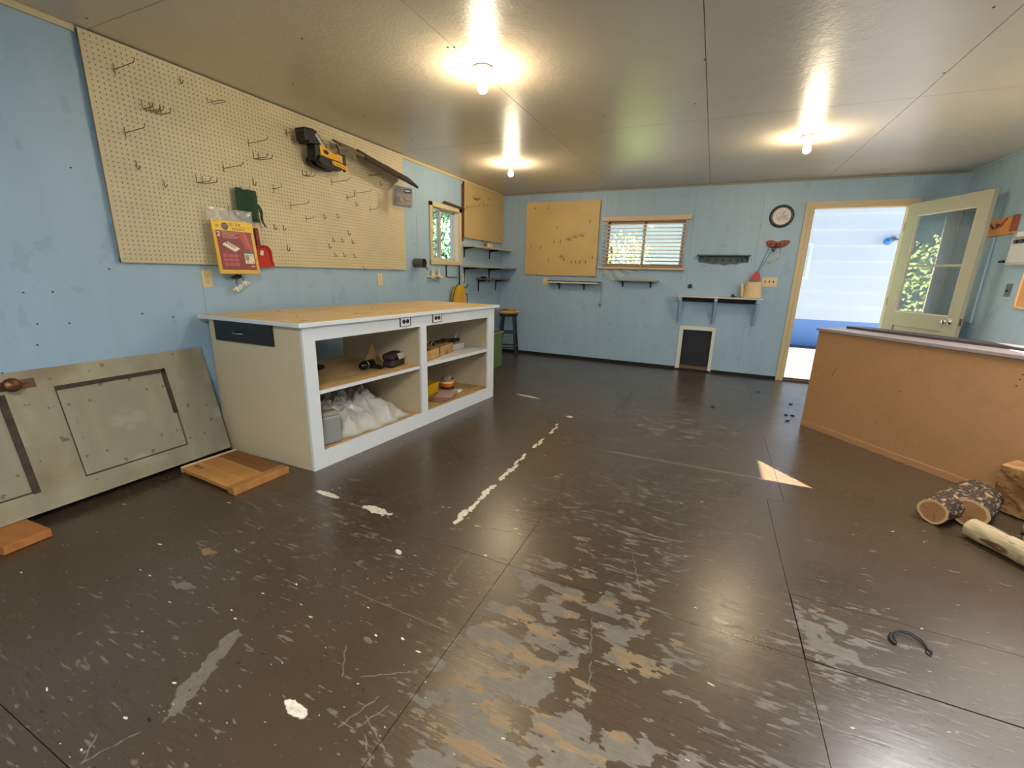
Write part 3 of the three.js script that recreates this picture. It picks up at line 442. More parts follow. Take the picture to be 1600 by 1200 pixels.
for (const [x, y, where] of [[178, 107, 'highest up, by the end of the ceiling trim'], [195, 206, 'below the two overlapping short pronged hooks'], [349, 262, 'above the hanging green cloth'], [388, 223, 'just above a two pronged hook near the ceiling'], [447, 207, 'behind the toy excavator bucket'], [518, 284, 'under the toy excavator'], [554, 301, 'under the dark weathered plank'], [454, 320, 'level with the green cloth, above a medium hook']]) hookL(x, y, 'long', 'long straight wire hook ' + where, 'long single hooks');
for (const [x, y, where] of [[478, 341, 'beside a pair of tiny L hooks'], [427, 294, 'right of the small J hook above the green cloth'], [578, 327, 'below the clear plastic package'], [542, 308, 'touching the long hook under the plank']]) hookL(x, y, 'mid', 'medium single wire hook ' + where, 'medium single hooks');
for (const [x, y, where] of [[312, 286, 'left of the green cloth'], [400, 249, 'between two long hooks under the ceiling']]) hookL(x, y, 'double', 'two pronged wire tool hook ' + where, 'two pronged hooks');
for (const [x, y, where] of [[229, 172, 'overlapping its twin, the one further from the toy'], [246, 177, 'overlapping its twin, the one nearer the toy'], [476, 275, 'below the toy excavator tracks']]) hookL(x, y, 'doubleShort', 'short two pronged wire hook ' + where, 'short two pronged hooks');
for (const [x, y] of [[282, 131], [506, 342], [527, 341], [556, 322], [594, 290], [429, 359], [443, 360], [520, 378], [534, 379], [550, 381], [514, 388], [523, 401], [537, 401], [553, 403], [568, 422], [257, 293]]) hookL(x, y, 'ell');
for (const [x, y, where] of [[214, 264, 'alone near the free side edge of the large pegboard'], [396, 289, 'just above the green cloth'], [449, 391, 'near the red dustpan'], [544, 367, 'topmost of the tiny hook cluster']]) hookL(x, y, 'jay', 'small thick J shaped wire hook ' + where, 'small J hooks');
hookL(328, 162, 'loop');
for (const [x, y] of [[775, 344], [769, 351], [777, 353], [764, 343]]) { /* corner board */ }
for (const [x, y] of [[763, 313], [755, 322], [761, 323], [745, 313]]) hookL(x, y, 'ell', 'tiny L shaped hook in the tan corner pegboard', 'hooks in the corner pegboard', 0.031);
for (const [x, y] of [[741, 311]]) hookL(x, y, 'doubleShort', 'two pronged hook in the tan corner pegboard', undefined, 0.031);
for (const [x, y] of [[729, 323]]) hookL(x, y, 'long', 'long single hook in the tan corner pegboard', undefined, 0.031);
for (const [x, y] of [[837, 327], [858, 327], [922, 348], [871, 357], [866, 379], [876, 379], [830, 388], [845, 388], [857, 408], [881, 407], [893, 411], [899, 411], [906, 411], [915, 411], [926, 404]]) { const q = onBack(x, y, 0.031); one('pegboard_hook', hookGeo.jay, M.wire, 'small J shaped hook in the golden tan back wall pegboard', 'hook', [q.x, q.y, 0.031], 'J hooks in the back wall pegboard'); }
for (const [x, y] of [[890, 375], [900, 371], [910, 369], [878, 402]]) { const q = onBack(x, y, 0.031); one('pegboard_hook', hookGeo.doubleShort, M.wire, 'two pronged hook in the golden tan back wall pegboard', 'hook', [q.x, q.y, 0.031], 'two pronged hooks in the back wall pegboard'); }

// ------------------------------------------------------------------ things on the large pegboard
{ // toy excavator, on two hooks; local x runs towards the right in the picture (-z), y up, z out of the board
  const e = thing('toy_excavator', 'yellow and black toy excavator with raised bucket up on the pegboard', 'toy', [0.04, 2.035, 3.53], undefined, Math.PI / 2);
  const yel = mat(0xe0a712, 0.35), blk = mat(0x101012, 0.5);
  const trackShape = smooth([[-0.15, 0.03], [-0.12, 0.0], [0, -0.012], [0.06, -0.008], [0.085, 0.02], [0.06, 0.05], [-0.05, 0.055], [-0.13, 0.06], [-0.15, 0.03]], 40);
  for (const z of [0.02, 0.115]) { const t = part(e, 'track', ext(shape(trackShape), 0.045, 0.004).translate(0, 0, z), blk); for (let k = 0; k < 7; k++) part(t, 'tread', rbox(0.01, 0.006, 0.05, 0.001, -0.12 + k * 0.03, -0.008 + (k === 0 ? 0.01 : 0), z + 0.022), blk); }
  part(e, 'side_plate', [ext(shape(smooth([[-0.03, 0.03], [0.05, 0.024], [0.12, 0.012], [0.135, 0.0], [0.12, -0.012], [0.04, -0.002], [-0.02, 0.004], [-0.03, 0.03]], 36)), 0.008, 0.002).translate(0, 0.015, 0.165)], yel);
  part(e, 'body', [ext(shape([[-0.12, 0.135], [-0.1, 0.14], [0.03, 0.1], [0.06, 0.11], [0.1, 0.105], [0.1, 0.055], [0, 0.058], [-0.04, 0.052], [-0.09, 0.05], [-0.115, 0.06]]), 0.09, 0.004).translate(0, 0, 0.055)], yel);
  part(e, 'window_panel', ext(shape(smooth([[-0.095, 0.11], [-0.06, 0.112], [-0.045, 0.095], [-0.06, 0.084], [-0.085, 0.09], [-0.095, 0.11]], 20)), 0.002, 0.001).translate(0, 0, 0.15), blk);
  part(e, 'cab', rbox(0.06, 0.11, 0.09, 0.01, -0.14, 0.085, 0.1), blk); part(e, 'counterweight', rbox(0.04, 0.1, 0.1, 0.012, 0.125, 0.075, 0.1), blk);
  part(e, 'boom', [rbox(0.2, 0.02, 0.022, 0.004, -0.06, 0.165, 0.105, 0, 0, -0.8), rbox(0.15, 0.018, 0.02, 0.004, -0.11, 0.15, 0.125, 0, 0, -0.8)], blk);
  part(e, 'boom_plate', rbox(0.15, 0.034, 0.012, 0.003, -0.085, 0.157, 0.12, 0, 0, -0.8), mat(0xb9b2aa, 0.4));
  part(e, 'ram', rbox(0.1, 0.012, 0.012, 0.004, 0.015, 0.13, 0.1, 0, 0, -0.93), M.steel);
  part(e, 'bucket', [rbox(0.11, 0.095, 0.1, 0.014, -0.2, 0.19, 0.09, 0, 0, 0.12), rbox(0.09, 0.02, 0.11, 0.004, -0.178, 0.145, 0.09, 0, 0, 0.15)], blk);
  part(e, 'handle', tube([[0.09, 0.2, 0.1], [0.115, 0.16, 0.1], [0.12, 0.11, 0.1]], 0.005, 16), blk); part(e, 'hanging_tag', rbox(0.028, 0.07, 0.02, 0.009, 0.165, 0.04, 0.1), blk);
  part(e, 'decal_dots', Array.from({ length: 6 }, (_, k) => box(0.009, 0.006, 0.001, -0.015 + k * 0.022, 0.03 - k * 0.0035, 0.1763)), blk);
}
{ // weathered plank lying on hooks
  const geo = (l, w, t, amp) => { const g = new THREE.BoxGeometry(l, t, w, 30, 1, 4), p = g.attributes.position; for (let i = 0; i < p.count; i++) { const x = p.getX(i), z = p.getZ(i); p.setZ(i, z + amp * (fbm(x * 18 + 4, z * 9, 2) - 0.5) * Math.sign(z)); p.setY(i, p.getY(i) + amp * 0.3 * (vn(x * 30, z * 30) - 0.5)); } g.computeVertexNormals(); return uvm(g); };
  const a = one('weathered_plank', place(geo(0.68, 0.17, 0.02, 0.014)), M.dark, 'long dark weathered plank resting on pegboard hooks', 'plank', [0.15, 2.17, 2.8]); a.rotation.set(-0.12, Math.PI / 2, 0.17, 'YXZ'); a.rotation.set(0, Math.PI / 2 - 0.08, 0, 'YXZ'); a.rotateZ(-0.17); a.rotateX(0.62);
  const b = one('weathered_plank', place(geo(0.24, 0.13, 0.016, 0.01)), M.drift, 'short broken plank end beside the toy excavator', 'plank', [0.15, 2.235, 3.31]); b.rotation.set(0, Math.PI / 2 - 0.05, 0, 'YXZ'); b.rotateZ(-0.1); b.rotateX(0.5);
  for (const [x, y] of [[577, 274]]) hookL(x, y, 'double', 'two pronged hook under the dark weathered plank');
}
{ // clear clamshell package at the right edge of the board
  const c = thing('blister_pack', 'clear plastic package with metal fittings hanging at the pegboard edge', 'package', [0.14, 1.87, 2.6], undefined, Math.PI / 2 - 0.55);
  part(c, 'backing_card', rbox(0.2, 0.19, 0.003, 0.001, 0, 0.095, 0, 0, 0, -0.06), mat(0x9a958c, 0.5));
  part(c, 'shell', rbox(0.17, 0.15, 0.06, 0.014, 0, 0.085, 0.034, 0, 0, -0.06), phys(0xf2f0ec, 0.08, { transmission: 0.85, thickness: 0 }));
  part(c, 'fitting', [place(lathe([[0, 0], [0.024, 0], [0.026, 0.02], [0.02, 0.03], [0.026, 0.05], [0, 0.05]], 20), -0.03, 0.04, 0.03), cyl(0.012, 0.012, 0.05, 0.02, 0.065, 0.03)], mat(0xb08a48, 0.3, { metalness: 0.85 }));
  part(c, 'printed_label', rbox(0.07, 0.035, 0.002, 0.0006, 0.03, 0.14, 0.066), mat(0x22242a, 0.4)); part(c, 'lower_label', rbox(0.06, 0.02, 0.002, 0.0006, 0.03, 0.055, 0.066), mat(0x8a7a6c, 0.4));
  part(c, 'label_band', rbox(0.05, 0.012, 0.002, 0.0006, 0.03, 0.142, 0.0675), M.white);
}
// red and yellow vacuum-bag packet, its print drawn on the card
const canvasTex = (w, h, draw) => { const c = document.createElement('canvas'); c.width = w; c.height = h; draw(c.getContext('2d'), w, h); const t = new THREE.CanvasTexture(c); t.colorSpace = THREE.SRGBColorSpace; return t; };
{
  const tex = canvasTex(512, 640, (g, w, h) => {
    g.fillStyle = '#d8a420'; g.fillRect(0, 0, w, h);
    g.fillStyle = '#e8bc22'; g.fillRect(0, 0, w, 118);
    g.fillStyle = '#7c1a20'; g.fillRect(36, 122, w - 72, h - 170);
    g.fillStyle = '#8f262c'; for (let i = 0; i < 40; i++) g.fillRect(40 + (i * 67) % 420, 130 + (i * 53) % 440, 50, 3 + i % 8);
    g.fillStyle = '#b3302a'; g.beginPath(); g.moveTo(300, 124); g.lineTo(400, 124); g.lineTo(452, 330); g.lineTo(372, 330); g.fill();
    g.fillStyle = '#d8614f'; g.beginPath(); g.moveTo(372, 140); g.lineTo(384, 140); g.lineTo(430, 300); g.lineTo(418, 300); g.fill();
    g.fillStyle = '#151412'; g.font = 'bold 17px sans-serif'; g.fillText('ıııı ııııı', 30, 24); g.font = 'bold 46px sans-serif'; g.fillText('Fi', 44, 86);
    g.fillStyle = '#1d2238'; g.beginPath(); g.arc(156, 68, 42, 0, 7); g.fill(); g.fillStyle = '#8e8a96'; for (let k = 0; k < 4; k++) g.fillRect(124, 46 + k * 12, 64, 4);
    g.fillStyle = '#e07a14'; g.fillRect(206, 22, 50, 38); g.fillStyle = '#151412'; g.font = 'bold 42px sans-serif'; g.fillText('5-8', 290, 54); g.fillRect(280, 63, 200, 3); g.font = 'bold 40px sans-serif'; g.fillText('18.9-30.3', 236, 106);
    g.fillStyle = '#f2cfc4'; g.font = 'bold 76px sans-serif'; g.fillText('2', 44, 190);
    g.fillStyle = '#d58a80'; for (let k = 0; k < 5; k++) g.fillRect(106, 134 + k * 17, 210 - (k % 3) * 30, 7);
    g.fillStyle = '#e6dcc4'; g.beginPath(); g.moveTo(84, 288); g.lineTo(150, 246); g.lineTo(300, 330); g.lineTo(232, 372); g.fill(); g.fillStyle = '#b3a684'; g.beginPath(); g.moveTo(140, 276); g.lineTo(170, 262); g.lineTo(262, 316); g.lineTo(226, 338); g.fill(); g.fillStyle = '#2a2620'; g.beginPath(); g.arc(142, 266, 11, 0, 7); g.fill();
    g.fillStyle = '#b0484c'; for (let k = 0; k < 9; k++) g.fillRect(70 + (k % 3) * 66, 400 + Math.floor(k / 3) * 52, 56, 40);
    g.fillStyle = '#3b4a78'; g.fillRect(344, 356, 116, 34); g.fillStyle = '#dccfa4'; g.fillRect(340, 388, 122, 124); g.fillStyle = '#8c8266'; g.fillRect(350, 404, 46, 70); g.fillRect(404, 408, 50, 6); g.fillRect(404, 424, 50, 6); g.fillStyle = '#23201c'; g.beginPath(); g.arc(374, 494, 7, 0, 7); g.arc(440, 494, 9, 0, 7); g.fill();
    g.fillStyle = '#e7a8b0'; g.fillRect(404, 540, 56, 14);
  });
  const k = thing('vacuum_bag_packet', 'yellow and red packet of vacuum bags marked 5-8 hanging from the pegboard', 'packet', [0.12, 1.2, 4.37], undefined, Math.PI / 2); k.rotation.set(0, Math.PI / 2 - 0.06, 0); k.rotateX(-0.1);
  const g = new RoundedBoxGeometry(0.275, 0.345, 0.018, 3, 0.006).translate(0, 0.172, 0); part(k, 'packet_body', g, mat(0xd8a420, 0.4));
  const f = new THREE.PlaneGeometry(0.272, 0.342).translate(0, 0.172, 0.0094); part(k, 'printed_front', f, phys(0xffffff, 0.3, { map: tex, clearcoat: 0.6, clearcoatRoughness: 0.15 }));
  const b = new THREE.PlaneGeometry(0.3, 0.085, 24, 8), bp = b.attributes.position; for (let i = 0; i < bp.count; i++) bp.setZ(i, 0.012 * (fbm(bp.getX(i) * 24, bp.getY(i) * 24 + 3, 3) - 0.5) * 2); b.computeVertexNormals(); part(k, 'bag_top', b.translate(0, 0.378, 0), M.film, 'crinkled clear plastic bag top');
}
{ // green cloth, red dustpan, white artificial flowers
  const g = new THREE.PlaneGeometry(0.15, 0.19, 24, 24), p = g.attributes.position; for (let i = 0; i < p.count; i++) { const x = p.getX(i), y = p.getY(i); p.setXYZ(i, x + 0.02 * (y < -0.04 ? (y + 0.04) * -2 : 0), y + 0.012 * fbm(x * 20, 3, 2), 0.02 * Math.sin(x * 38) * (0.4 + (0.1 - y) * 3) + 0.012 * fbm(x * 20, y * 20, 3)); }
  const back = g.clone().translate(0, 0, -0.012); g.computeVertexNormals(); back.computeVertexNormals();
  const c = thing('green_cloth', 'dark green folded cloth hung on the pegboard behind the packet', 'cloth', [0.062, 1.665, 4.225], undefined, Math.PI / 2);
  const cm = mat(0x1d3f22, 0.85, { side: THREE.DoubleSide, bumpMap: cloneTex(clothBump, 1), bumpScale: 0.0004 });
  part(c, 'front_fold', g, cm); part(c, 'back_fold', back.translate(0.012, -0.02, 0), cm);
  const tail = new THREE.PlaneGeometry(0.03, 0.15, 4, 14), tp = tail.attributes.position; for (let i = 0; i < tp.count; i++) { const y = tp.getY(i); tp.setXYZ(i, tp.getX(i) * (0.75 + y * 4) + 0.085 + (0.075 - y) * 0.28, y - 0.06, 0.01 * Math.sin(y * 50)); } tail.computeVertexNormals(); part(c, 'tail', tail, cm);
  const d = thing('dustpan', 'red plastic dustpan hanging beside the packet at the board edge', 'dustpan', [0.036, 1.25, 4.13], undefined, Math.PI / 2);
  const red = phys(0xb52a18, 0.32);
  part(d, 'pan', ext(shape(smooth([[-0.09, 0], [0.075, 0.006], [0.068, 0.06], [0.058, 0.12], [0.03, 0.148], [-0.02, 0.15], [-0.07, 0.14], [-0.09, 0.08], [-0.09, 0]], 40)), 0.006, 0.003).translate(0, 0, 0.003), red);
  part(d, 'rim', tube([[-0.085, 0.02, 0.012], [-0.075, 0.13, 0.03], [-0.02, 0.148, 0.034], [0.03, 0.144, 0.03], [0.055, 0.11, 0.026], [0.07, 0.01, 0.01]], 0.005, 40), red);
  part(d, 'handle', rbox(0.03, 0.13, 0.02, 0.008, -0.035, 0.205, 0.014, 0, 0, 0.08), mat(0x7d1a14, 0.35));
  part(d, 'sticker', rbox(0.024, 0.034, 0.001, 0.0004, -0.01, 0.1, 0.0135, 0, 0, -0.2), M.white);
  const f = thing('artificial_flowers', 'sprig of white artificial flowers dangling under the packet', 'flowers', [0.03, 1.08, 4.35]);
  part(f, 'stems', [tube([[0.0, 0.14, -0.03], [0.02, 0.1, 0.0], [0.03, 0.05, 0.02]], 0.0025, 16, 5), tube([[0.0, 0.14, -0.03], [0.025, 0.1, -0.03], [0.03, 0.075, -0.04]], 0.0025, 16, 5)], mat(0x1b2a18, 0.7));
  for (const [y, z, s] of [[0.03, 0.025, 1], [0.07, -0.04, 1], [0.045, -0.005, 0.8]]) { const gs = []; for (let k = 0; k < 9; k++) { const a = k * 0.7; gs.push(place(sph(0.021 * s, 0, -0.016 * s, 0, 0.34, 1, 0.16, 8), 0.03, y, z, 0.9 * Math.cos(a), a, 0.9 * Math.sin(a))); } part(f, 'blossom', gs, mat(0xe6dcc0, 0.7)); }
  part(f, 'leaf', [sph(0.03, 0.01, 0.1, -0.01, 0.25, 0.5, 1, 10), sph(0.025, 0.02, 0.095, 0.02, 0.3, 0.4, 1, 10)], mat(0x182416, 0.7));
  hookL(357, 327, 'mid', 'single wire hook holding up the yellow and red packet'); hookL(377, 297, 'mid', 'single wire hook holding up the green cloth');
}
// ------------------------------------------------------------------ outlets and switch plates
function outlet(label, pos, ry, plateMat = M.cream, holeMat = M.creamDark, w = 0.07, h = 0.115, group) {
  const o = thing('wall_outlet', label, 'outlet', pos, group, ry);
  part(o, 'cover_plate', rbox(w, h, 0.006, 0.0025, 0, 0, 0.003), plateMat);
  for (const s of [-1, 1]) { const r = part(o, 'receptacle', place(cyl(0.0165, 0.0165, 0.003, 0, s * 0.0195, 0.0065, Math.PI / 2, 0, 0, 20)), plateMat); part(r, 'slots', [box(0.0024, 0.008, 0.001, -0.006, s * 0.0195 + 0.003, 0.0082), box(0.0024, 0.008, 0.001, 0.006, s * 0.0195 + 0.003, 0.0082), cyl(0.0028, 0.0028, 0.001, 0, s * 0.0195 - 0.008, 0.0082, Math.PI / 2, 0, 0, 10)], holeMat); }
  part(o, 'screw', cyl(0.003, 0.003, 0.001, 0, 0, 0.0065, Math.PI / 2, 0, 0, 10), M.steel); return o;
}
outlet('cream outlet on the left wall beside the hanging packet', [0, 1.166, 4.526], Math.PI / 2);
outlet('cream outlet below the right end of the large pegboard', [0, 1.155, 2.832], Math.PI / 2);
outlet('cream outlet below the corner shelves', [0, 1.176, 1.166], Math.PI / 2);
outlet('cream outlet left of the small ledge on the back wall', [0.753, 1.14, 0], 0);
{
  const s = thing('light_switch', 'cream triple switch plate beside the open door', 'switch', [3.722, 1.224, 0]);
  part(s, 'cover_plate', rbox(0.17, 0.115, 0.006, 0.0025, 0, 0, 0.003), M.cream);
  for (const x of [-0.045, 0, 0.045]) part(s, 'toggle', rbox(0.01, 0.024, 0.016, 0.003, x, 0.004, 0.01, -0.5), M.creamDark);
  const o = thing('dryer_outlet', 'round black range outlet on the back wall above the ledge', 'outlet', [2.807, 1.14, 0]);
  part(o, 'cover_plate', rbox(0.075, 0.115, 0.005, 0.002, 0, -0.005, 0.0025), mat(0x9fb0b6, 0.4));
  part(o, 'socket_face', lathe([[0, 0.018], [0.026, 0.018], [0.029, 0.014], [0.029, 0]], 28).rotateX(Math.PI / 2), M.black);
  part(o, 'slots', [box(0.005, 0.014, 0.002, -0.009, 0.004, 0.018, 0, 0, 0.5), box(0.005, 0.014, 0.002, 0.009, 0.004, 0.018, 0, 0, -0.5), box(0.014, 0.005, 0.002, 0, -0.012, 0.018)], mat(0x3a3a3a, 0.5));
}
// ------------------------------------------------------------------ workbench, slightly askew: local x along its front, z towards the front (0 at the front face)
const BU = V(0.0976, 0, -0.9952), BW = V(1, 0, -0.0095).normalize(), BO = V(0.93, 0, 4.6), BL = 2.11, BD = 0.84, BH = 0.94;
const skew = new THREE.Matrix4().makeBasis(BU, V(0, 1, 0), BW);
const bp = (s, y, t) => BO.clone().addScaledVector(BU, s).addScaledVector(BW, -t).setY(y);   // a place in the bench: s along, t back from the front
const sk = (g) => g.applyMatrix4(skew);
const BENCH_TURN = Math.atan2(-BU.z, BU.x);   // turn that lays local x along the bench front
{
  const b = thing('workbench', 'white painted open workbench with worn plywood top', 'workbench', BO.toArray()), m = M.whiteBench;
  const side = mat(0xcdb893, 0.45, { bumpMap: cloneTex(fineBump, 2), bumpScale: 0.0004 });
  part(b, 'side_panel', sk(bb(0, 0, -BD, 0.018, BH - 0.025, -0.019)), side); part(b, 'side_panel', sk(bb(BL - 0.018, 0, -BD, BL, BH - 0.025, -0.019)), side);
  part(b, 'divider', sk(bb(1.045, 0.1, -BD, 1.063, 0.89, -0.019)), side);
  part(b, 'face_frame', [bb(0, 0, -0.019, 0.082, BH - 0.025, 0), bb(1.022, 0.11, -0.019, 1.092, 0.827, 0), bb(2.003, 0, -0.019, BL, BH - 0.025, 0), bb(0.082, 0.827, -0.019, 2.003, BH - 0.025, 0), bb(0.082, 0, -0.019, 2.003, 0.113, 0)].map(sk), m);
  part(b, 'bottom_shelf', sk(bb(0.018, 0.085, -BD, BL - 0.018, 0.1, -0.019)), M.ply);
  part(b, 'shelf', sk(bb(0.018, 0.488, -BD, 1.045, 0.506, -0.032)), mat(0xffffff, 0.55, { map: T.ply })); part(b, 'shelf', sk(bb(1.063, 0.49, -BD, BL - 0.018, 0.512, -0.032)), M.whiteBench);
  part(b, 'shelf_lip', [sk(bb(0.018, 0.484, -0.032, 1.045, 0.507, -0.02)), sk(bb(1.063, 0.486, -0.032, BL - 0.018, 0.513, -0.02))], m);
  part(b, 'worktop', sk(rbb(-0.03, BH - 0.022, -BD - 0.04, BL + 0.04, BH + 0.001, 0.018, 0.003)), mat(0xffffff, 0.5, { map: cloneTex(woodTex([200, 168, 112], [228, 198, 142], 512, 512, 0.4), 0.8) }));
  part(b, 'top_edging', [sk(rbb(-0.032, BH - 0.026, 0.018, BL + 0.042, BH + 0.002, 0.03, 0.005)), sk(rbb(-0.04, BH - 0.024, -BD - 0.04, -0.03, BH + 0.001, 0.03, 0.003)), sk(rbb(BL + 0.04, BH - 0.024, -BD - 0.04, BL + 0.05, BH + 0.001, 0.03, 0.003))], m);
  const dr = part(b, 'drawer', sk(rbb(-0.014, 0.782, -0.77, 0.002, 0.915, -0.24, 0.002)), mat(0x121215, 0.35), 'black drawer front');
  part(dr, 'handle', sk(tube([[-0.016, 0.848, -0.575], [-0.038, 0.844, -0.555], [-0.038, 0.842, -0.515], [-0.016, 0.84, -0.495]], 0.0045, 20)), M.steel, 'small metal pull');
  part(b, 'worktop_marks', [[0.25, -0.35], [0.62, -0.22], [0.7, -0.6], [1.05, -0.5], [1.3, -0.7], [0.1, -0.1], [0.4, -0.72], [1.5, -0.3]].map(([x, z]) => sk(box(rr(0.01, 0.04), 0.002, rr(0.004, 0.012), x, BH + 0.0012, z, 0, rr(-1, 1), 0))), M.dark);
  for (const [s, lab] of [[0.854, 'black rimmed outlet in the bench apron near its middle post, left'], [1.223, 'black rimmed outlet in the bench apron right of its middle post']]) {
    const q = bp(s, 0.881, -0.001), o = outlet(s < 1 ? 'black rimmed outlet in the bench apron left of its middle post' : lab, q.toArray(), BENCH_TURN, M.white, M.black, 0.1, 0.066); o.children.forEach((c) => { if (c.name !== 'cover_plate') c.rotation.z = Math.PI / 2; if (c.name === 'receptacle') c.material = M.black; });
    part(o, 'dark_rim', ext(shape(rectPts(-0.058, -0.036, 0.058, 0.036), [rectPts(-0.049, -0.032, 0.049, 0.032)]), 0.004), M.black);
  }
}
// things in the bench
const grp = (name, label, cat, s, y, t, turn = 0, group) => thing(name, label, cat, bp(s, y, t).toArray(), group, BENCH_TURN + turn);
const SH1 = 0.507, SH2 = 0.513, BT = 0.101;
{ // hair dryer, pouch, paper bag on the left shelf
  const h = grp('hair_dryer', 'dark hair dryer lying on the left bench shelf', 'hair dryer', 0.72, SH1 + 0.004, 0.26, 0.3);
  part(h, 'barrel', place(lathe([[0, -0.09], [0.026, -0.09], [0.03, -0.06], [0.034, 0], [0.034, 0.05], [0.022, 0.075], [0, 0.078]], 24), 0, 0.034, 0, 0, 0, Math.PI / 2), M.blackGloss); part(h, 'handle', rbox(0.035, 0.028, 0.12, 0.01, 0.04, 0.016, 0.06), M.black); part(h, 'trim_band', place(new THREE.TorusGeometry(0.034, 0.004, 8, 28), -0.02, 0.034, 0, 0, Math.PI / 2), M.steel, 'chrome band');
  const r = grp('rolled_pouch', 'brown rolled leather tool pouch on the left bench shelf', 'pouch', 0.93, SH1, 0.19, 0.25), lm = mat(0x2b2018, 0.6);
  part(r, 'lower_roll', place(rbox(0.2, 0.06, 0.1, 0.026), 0, 0.03, 0), lm); part(r, 'upper_roll', place(rbox(0.2, 0.055, 0.09, 0.024), -0.01, 0.086, -0.01, 0, 0.12), lm); part(r, 'pale_flap', rbox(0.1, 0.05, 0.012, 0.004, 0.05, 0.08, 0.042, -0.35), mat(0xb9ad92, 0.7));
  const pb = grp('paper_bag', 'crumpled brown paper bag behind the rolled pouch', 'bag', 0.9, SH1, 0.38, 0.1); { const g = new THREE.ConeGeometry(0.11, 0.19, 20, 10).translate(0, 0.095, 0), p = g.attributes.position; for (let i = 0; i < p.count; i++) { const y = p.getY(i), n = fbm(p.getX(i) * 30 + 5, p.getZ(i) * 30 + y * 20, 3) - 0.5; p.setXYZ(i, p.getX(i) * (0.95 + n * 0.5), y, p.getZ(i) * (0.4 + n * 0.6)); } g.computeVertexNormals(); part(pb, 'bag_body', toCreasedNormals(g, 0.4), mat(0x8a6a3c, 0.85)); }
  const st = grp('dark_rag', 'dark rag lying far back on the left bench shelf', 'rag', 0.42, SH1, 0.62); { const g = new THREE.SphereGeometry(0.17, 28, 14, 0, 6.29, 0, 1.57), p = g.attributes.position; for (let i = 0; i < p.count; i++) p.setXYZ(i, p.getX(i) * 1.3, p.getY(i) * 0.16 + 0.015 * fbm(p.getX(i) * 20, p.getZ(i) * 20, 2) * (p.getY(i) > 0.01 ? 1 : 0), p.getZ(i) * 0.7); g.computeVertexNormals(); part(st, 'rag_cloth', g, mat(0x14110e, 0.9)); }
}
{ // dust sheet (stiff white plastic) and the grey jug in the lower left bay
  const nx = 64, nz = 40, g = new THREE.PlaneGeometry(1, 1, nx, nz).rotateX(-Math.PI / 2), p = g.attributes.position;
  for (let i = 0; i < p.count; i++) {
    const u = p.getX(i) + 0.5, v = 0.5 - p.getZ(i);            // u along, v back
    const edge = Math.min(sst(0, 0.1, u), sst(0, 0.1, 1 - u), sst(0, 0.14, v), sst(0, 0.1, 1 - v)), fold = Math.abs(fbm(u * 7 + 2 * fbm(u * 3, v * 3, 2), v * 5, 4) - 0.5) * 2;
    const env = 0.17 * sst(0.0, 0.22, v) * (0.55 + 0.65 * sst(0.1, 0.55, v)) * (1 - 0.55 * sst(0.72, 1.0, u)), y = edge * (env + 0.1 * (fold - 0.3) * (0.4 + v)) + 0.004;
    p.setXYZ(i, 0.2 + u * 0.68 + 0.02 * Math.sin(v * 9), Math.max(0.003, y), -(0.05 + 0.06 * Math.abs(u - 0.55) + v * 0.5 + 0.015 * Math.sin(u * 25)));
  }
  g.computeVertexNormals(); const bottom = g.clone(); { const q = bottom.attributes.position; for (let i = 0; i < q.count; i++) q.setY(i, 0.001); const id = bottom.index.array; for (let i = 0; i < id.length; i += 3) { const t = id[i]; id[i] = id[i + 1]; id[i + 1] = t; } bottom.computeVertexNormals(); }
  const o = one('plastic_drop_cloth', toCreasedNormals(merge([g, bottom]), 0.7), phys(0xb9b4a8, 0.35, { clearcoat: 0.3 }), 'crumpled white plastic drop cloth heaped in the lower left bench bay', 'drop cloth', bp(0.08, BT, 0.0).toArray()); o.rotation.y = BENCH_TURN;
  const j = grp('metal_canister', 'grey metal canister with a rolled paper at the front of the lower bay', 'canister', 0.21, BT, 0.12, -0.2);
  part(j, 'can_body', rbox(0.14, 0.2, 0.09, 0.022, 0.02, 0.1, 0), mat(0x8d8b88, 0.45, { map: stain([255, 255, 255], [150, 140, 125], 4, 0.5) })); part(j, 'can_shoulder', rbox(0.13, 0.05, 0.08, 0.024, 0.015, 0.205, 0), mat(0x8a8474, 0.5)); part(j, 'side_roll', cyl(0.026, 0.026, 0.15, -0.065, 0.09, 0.035), mat(0xa79b84, 0.8));
}
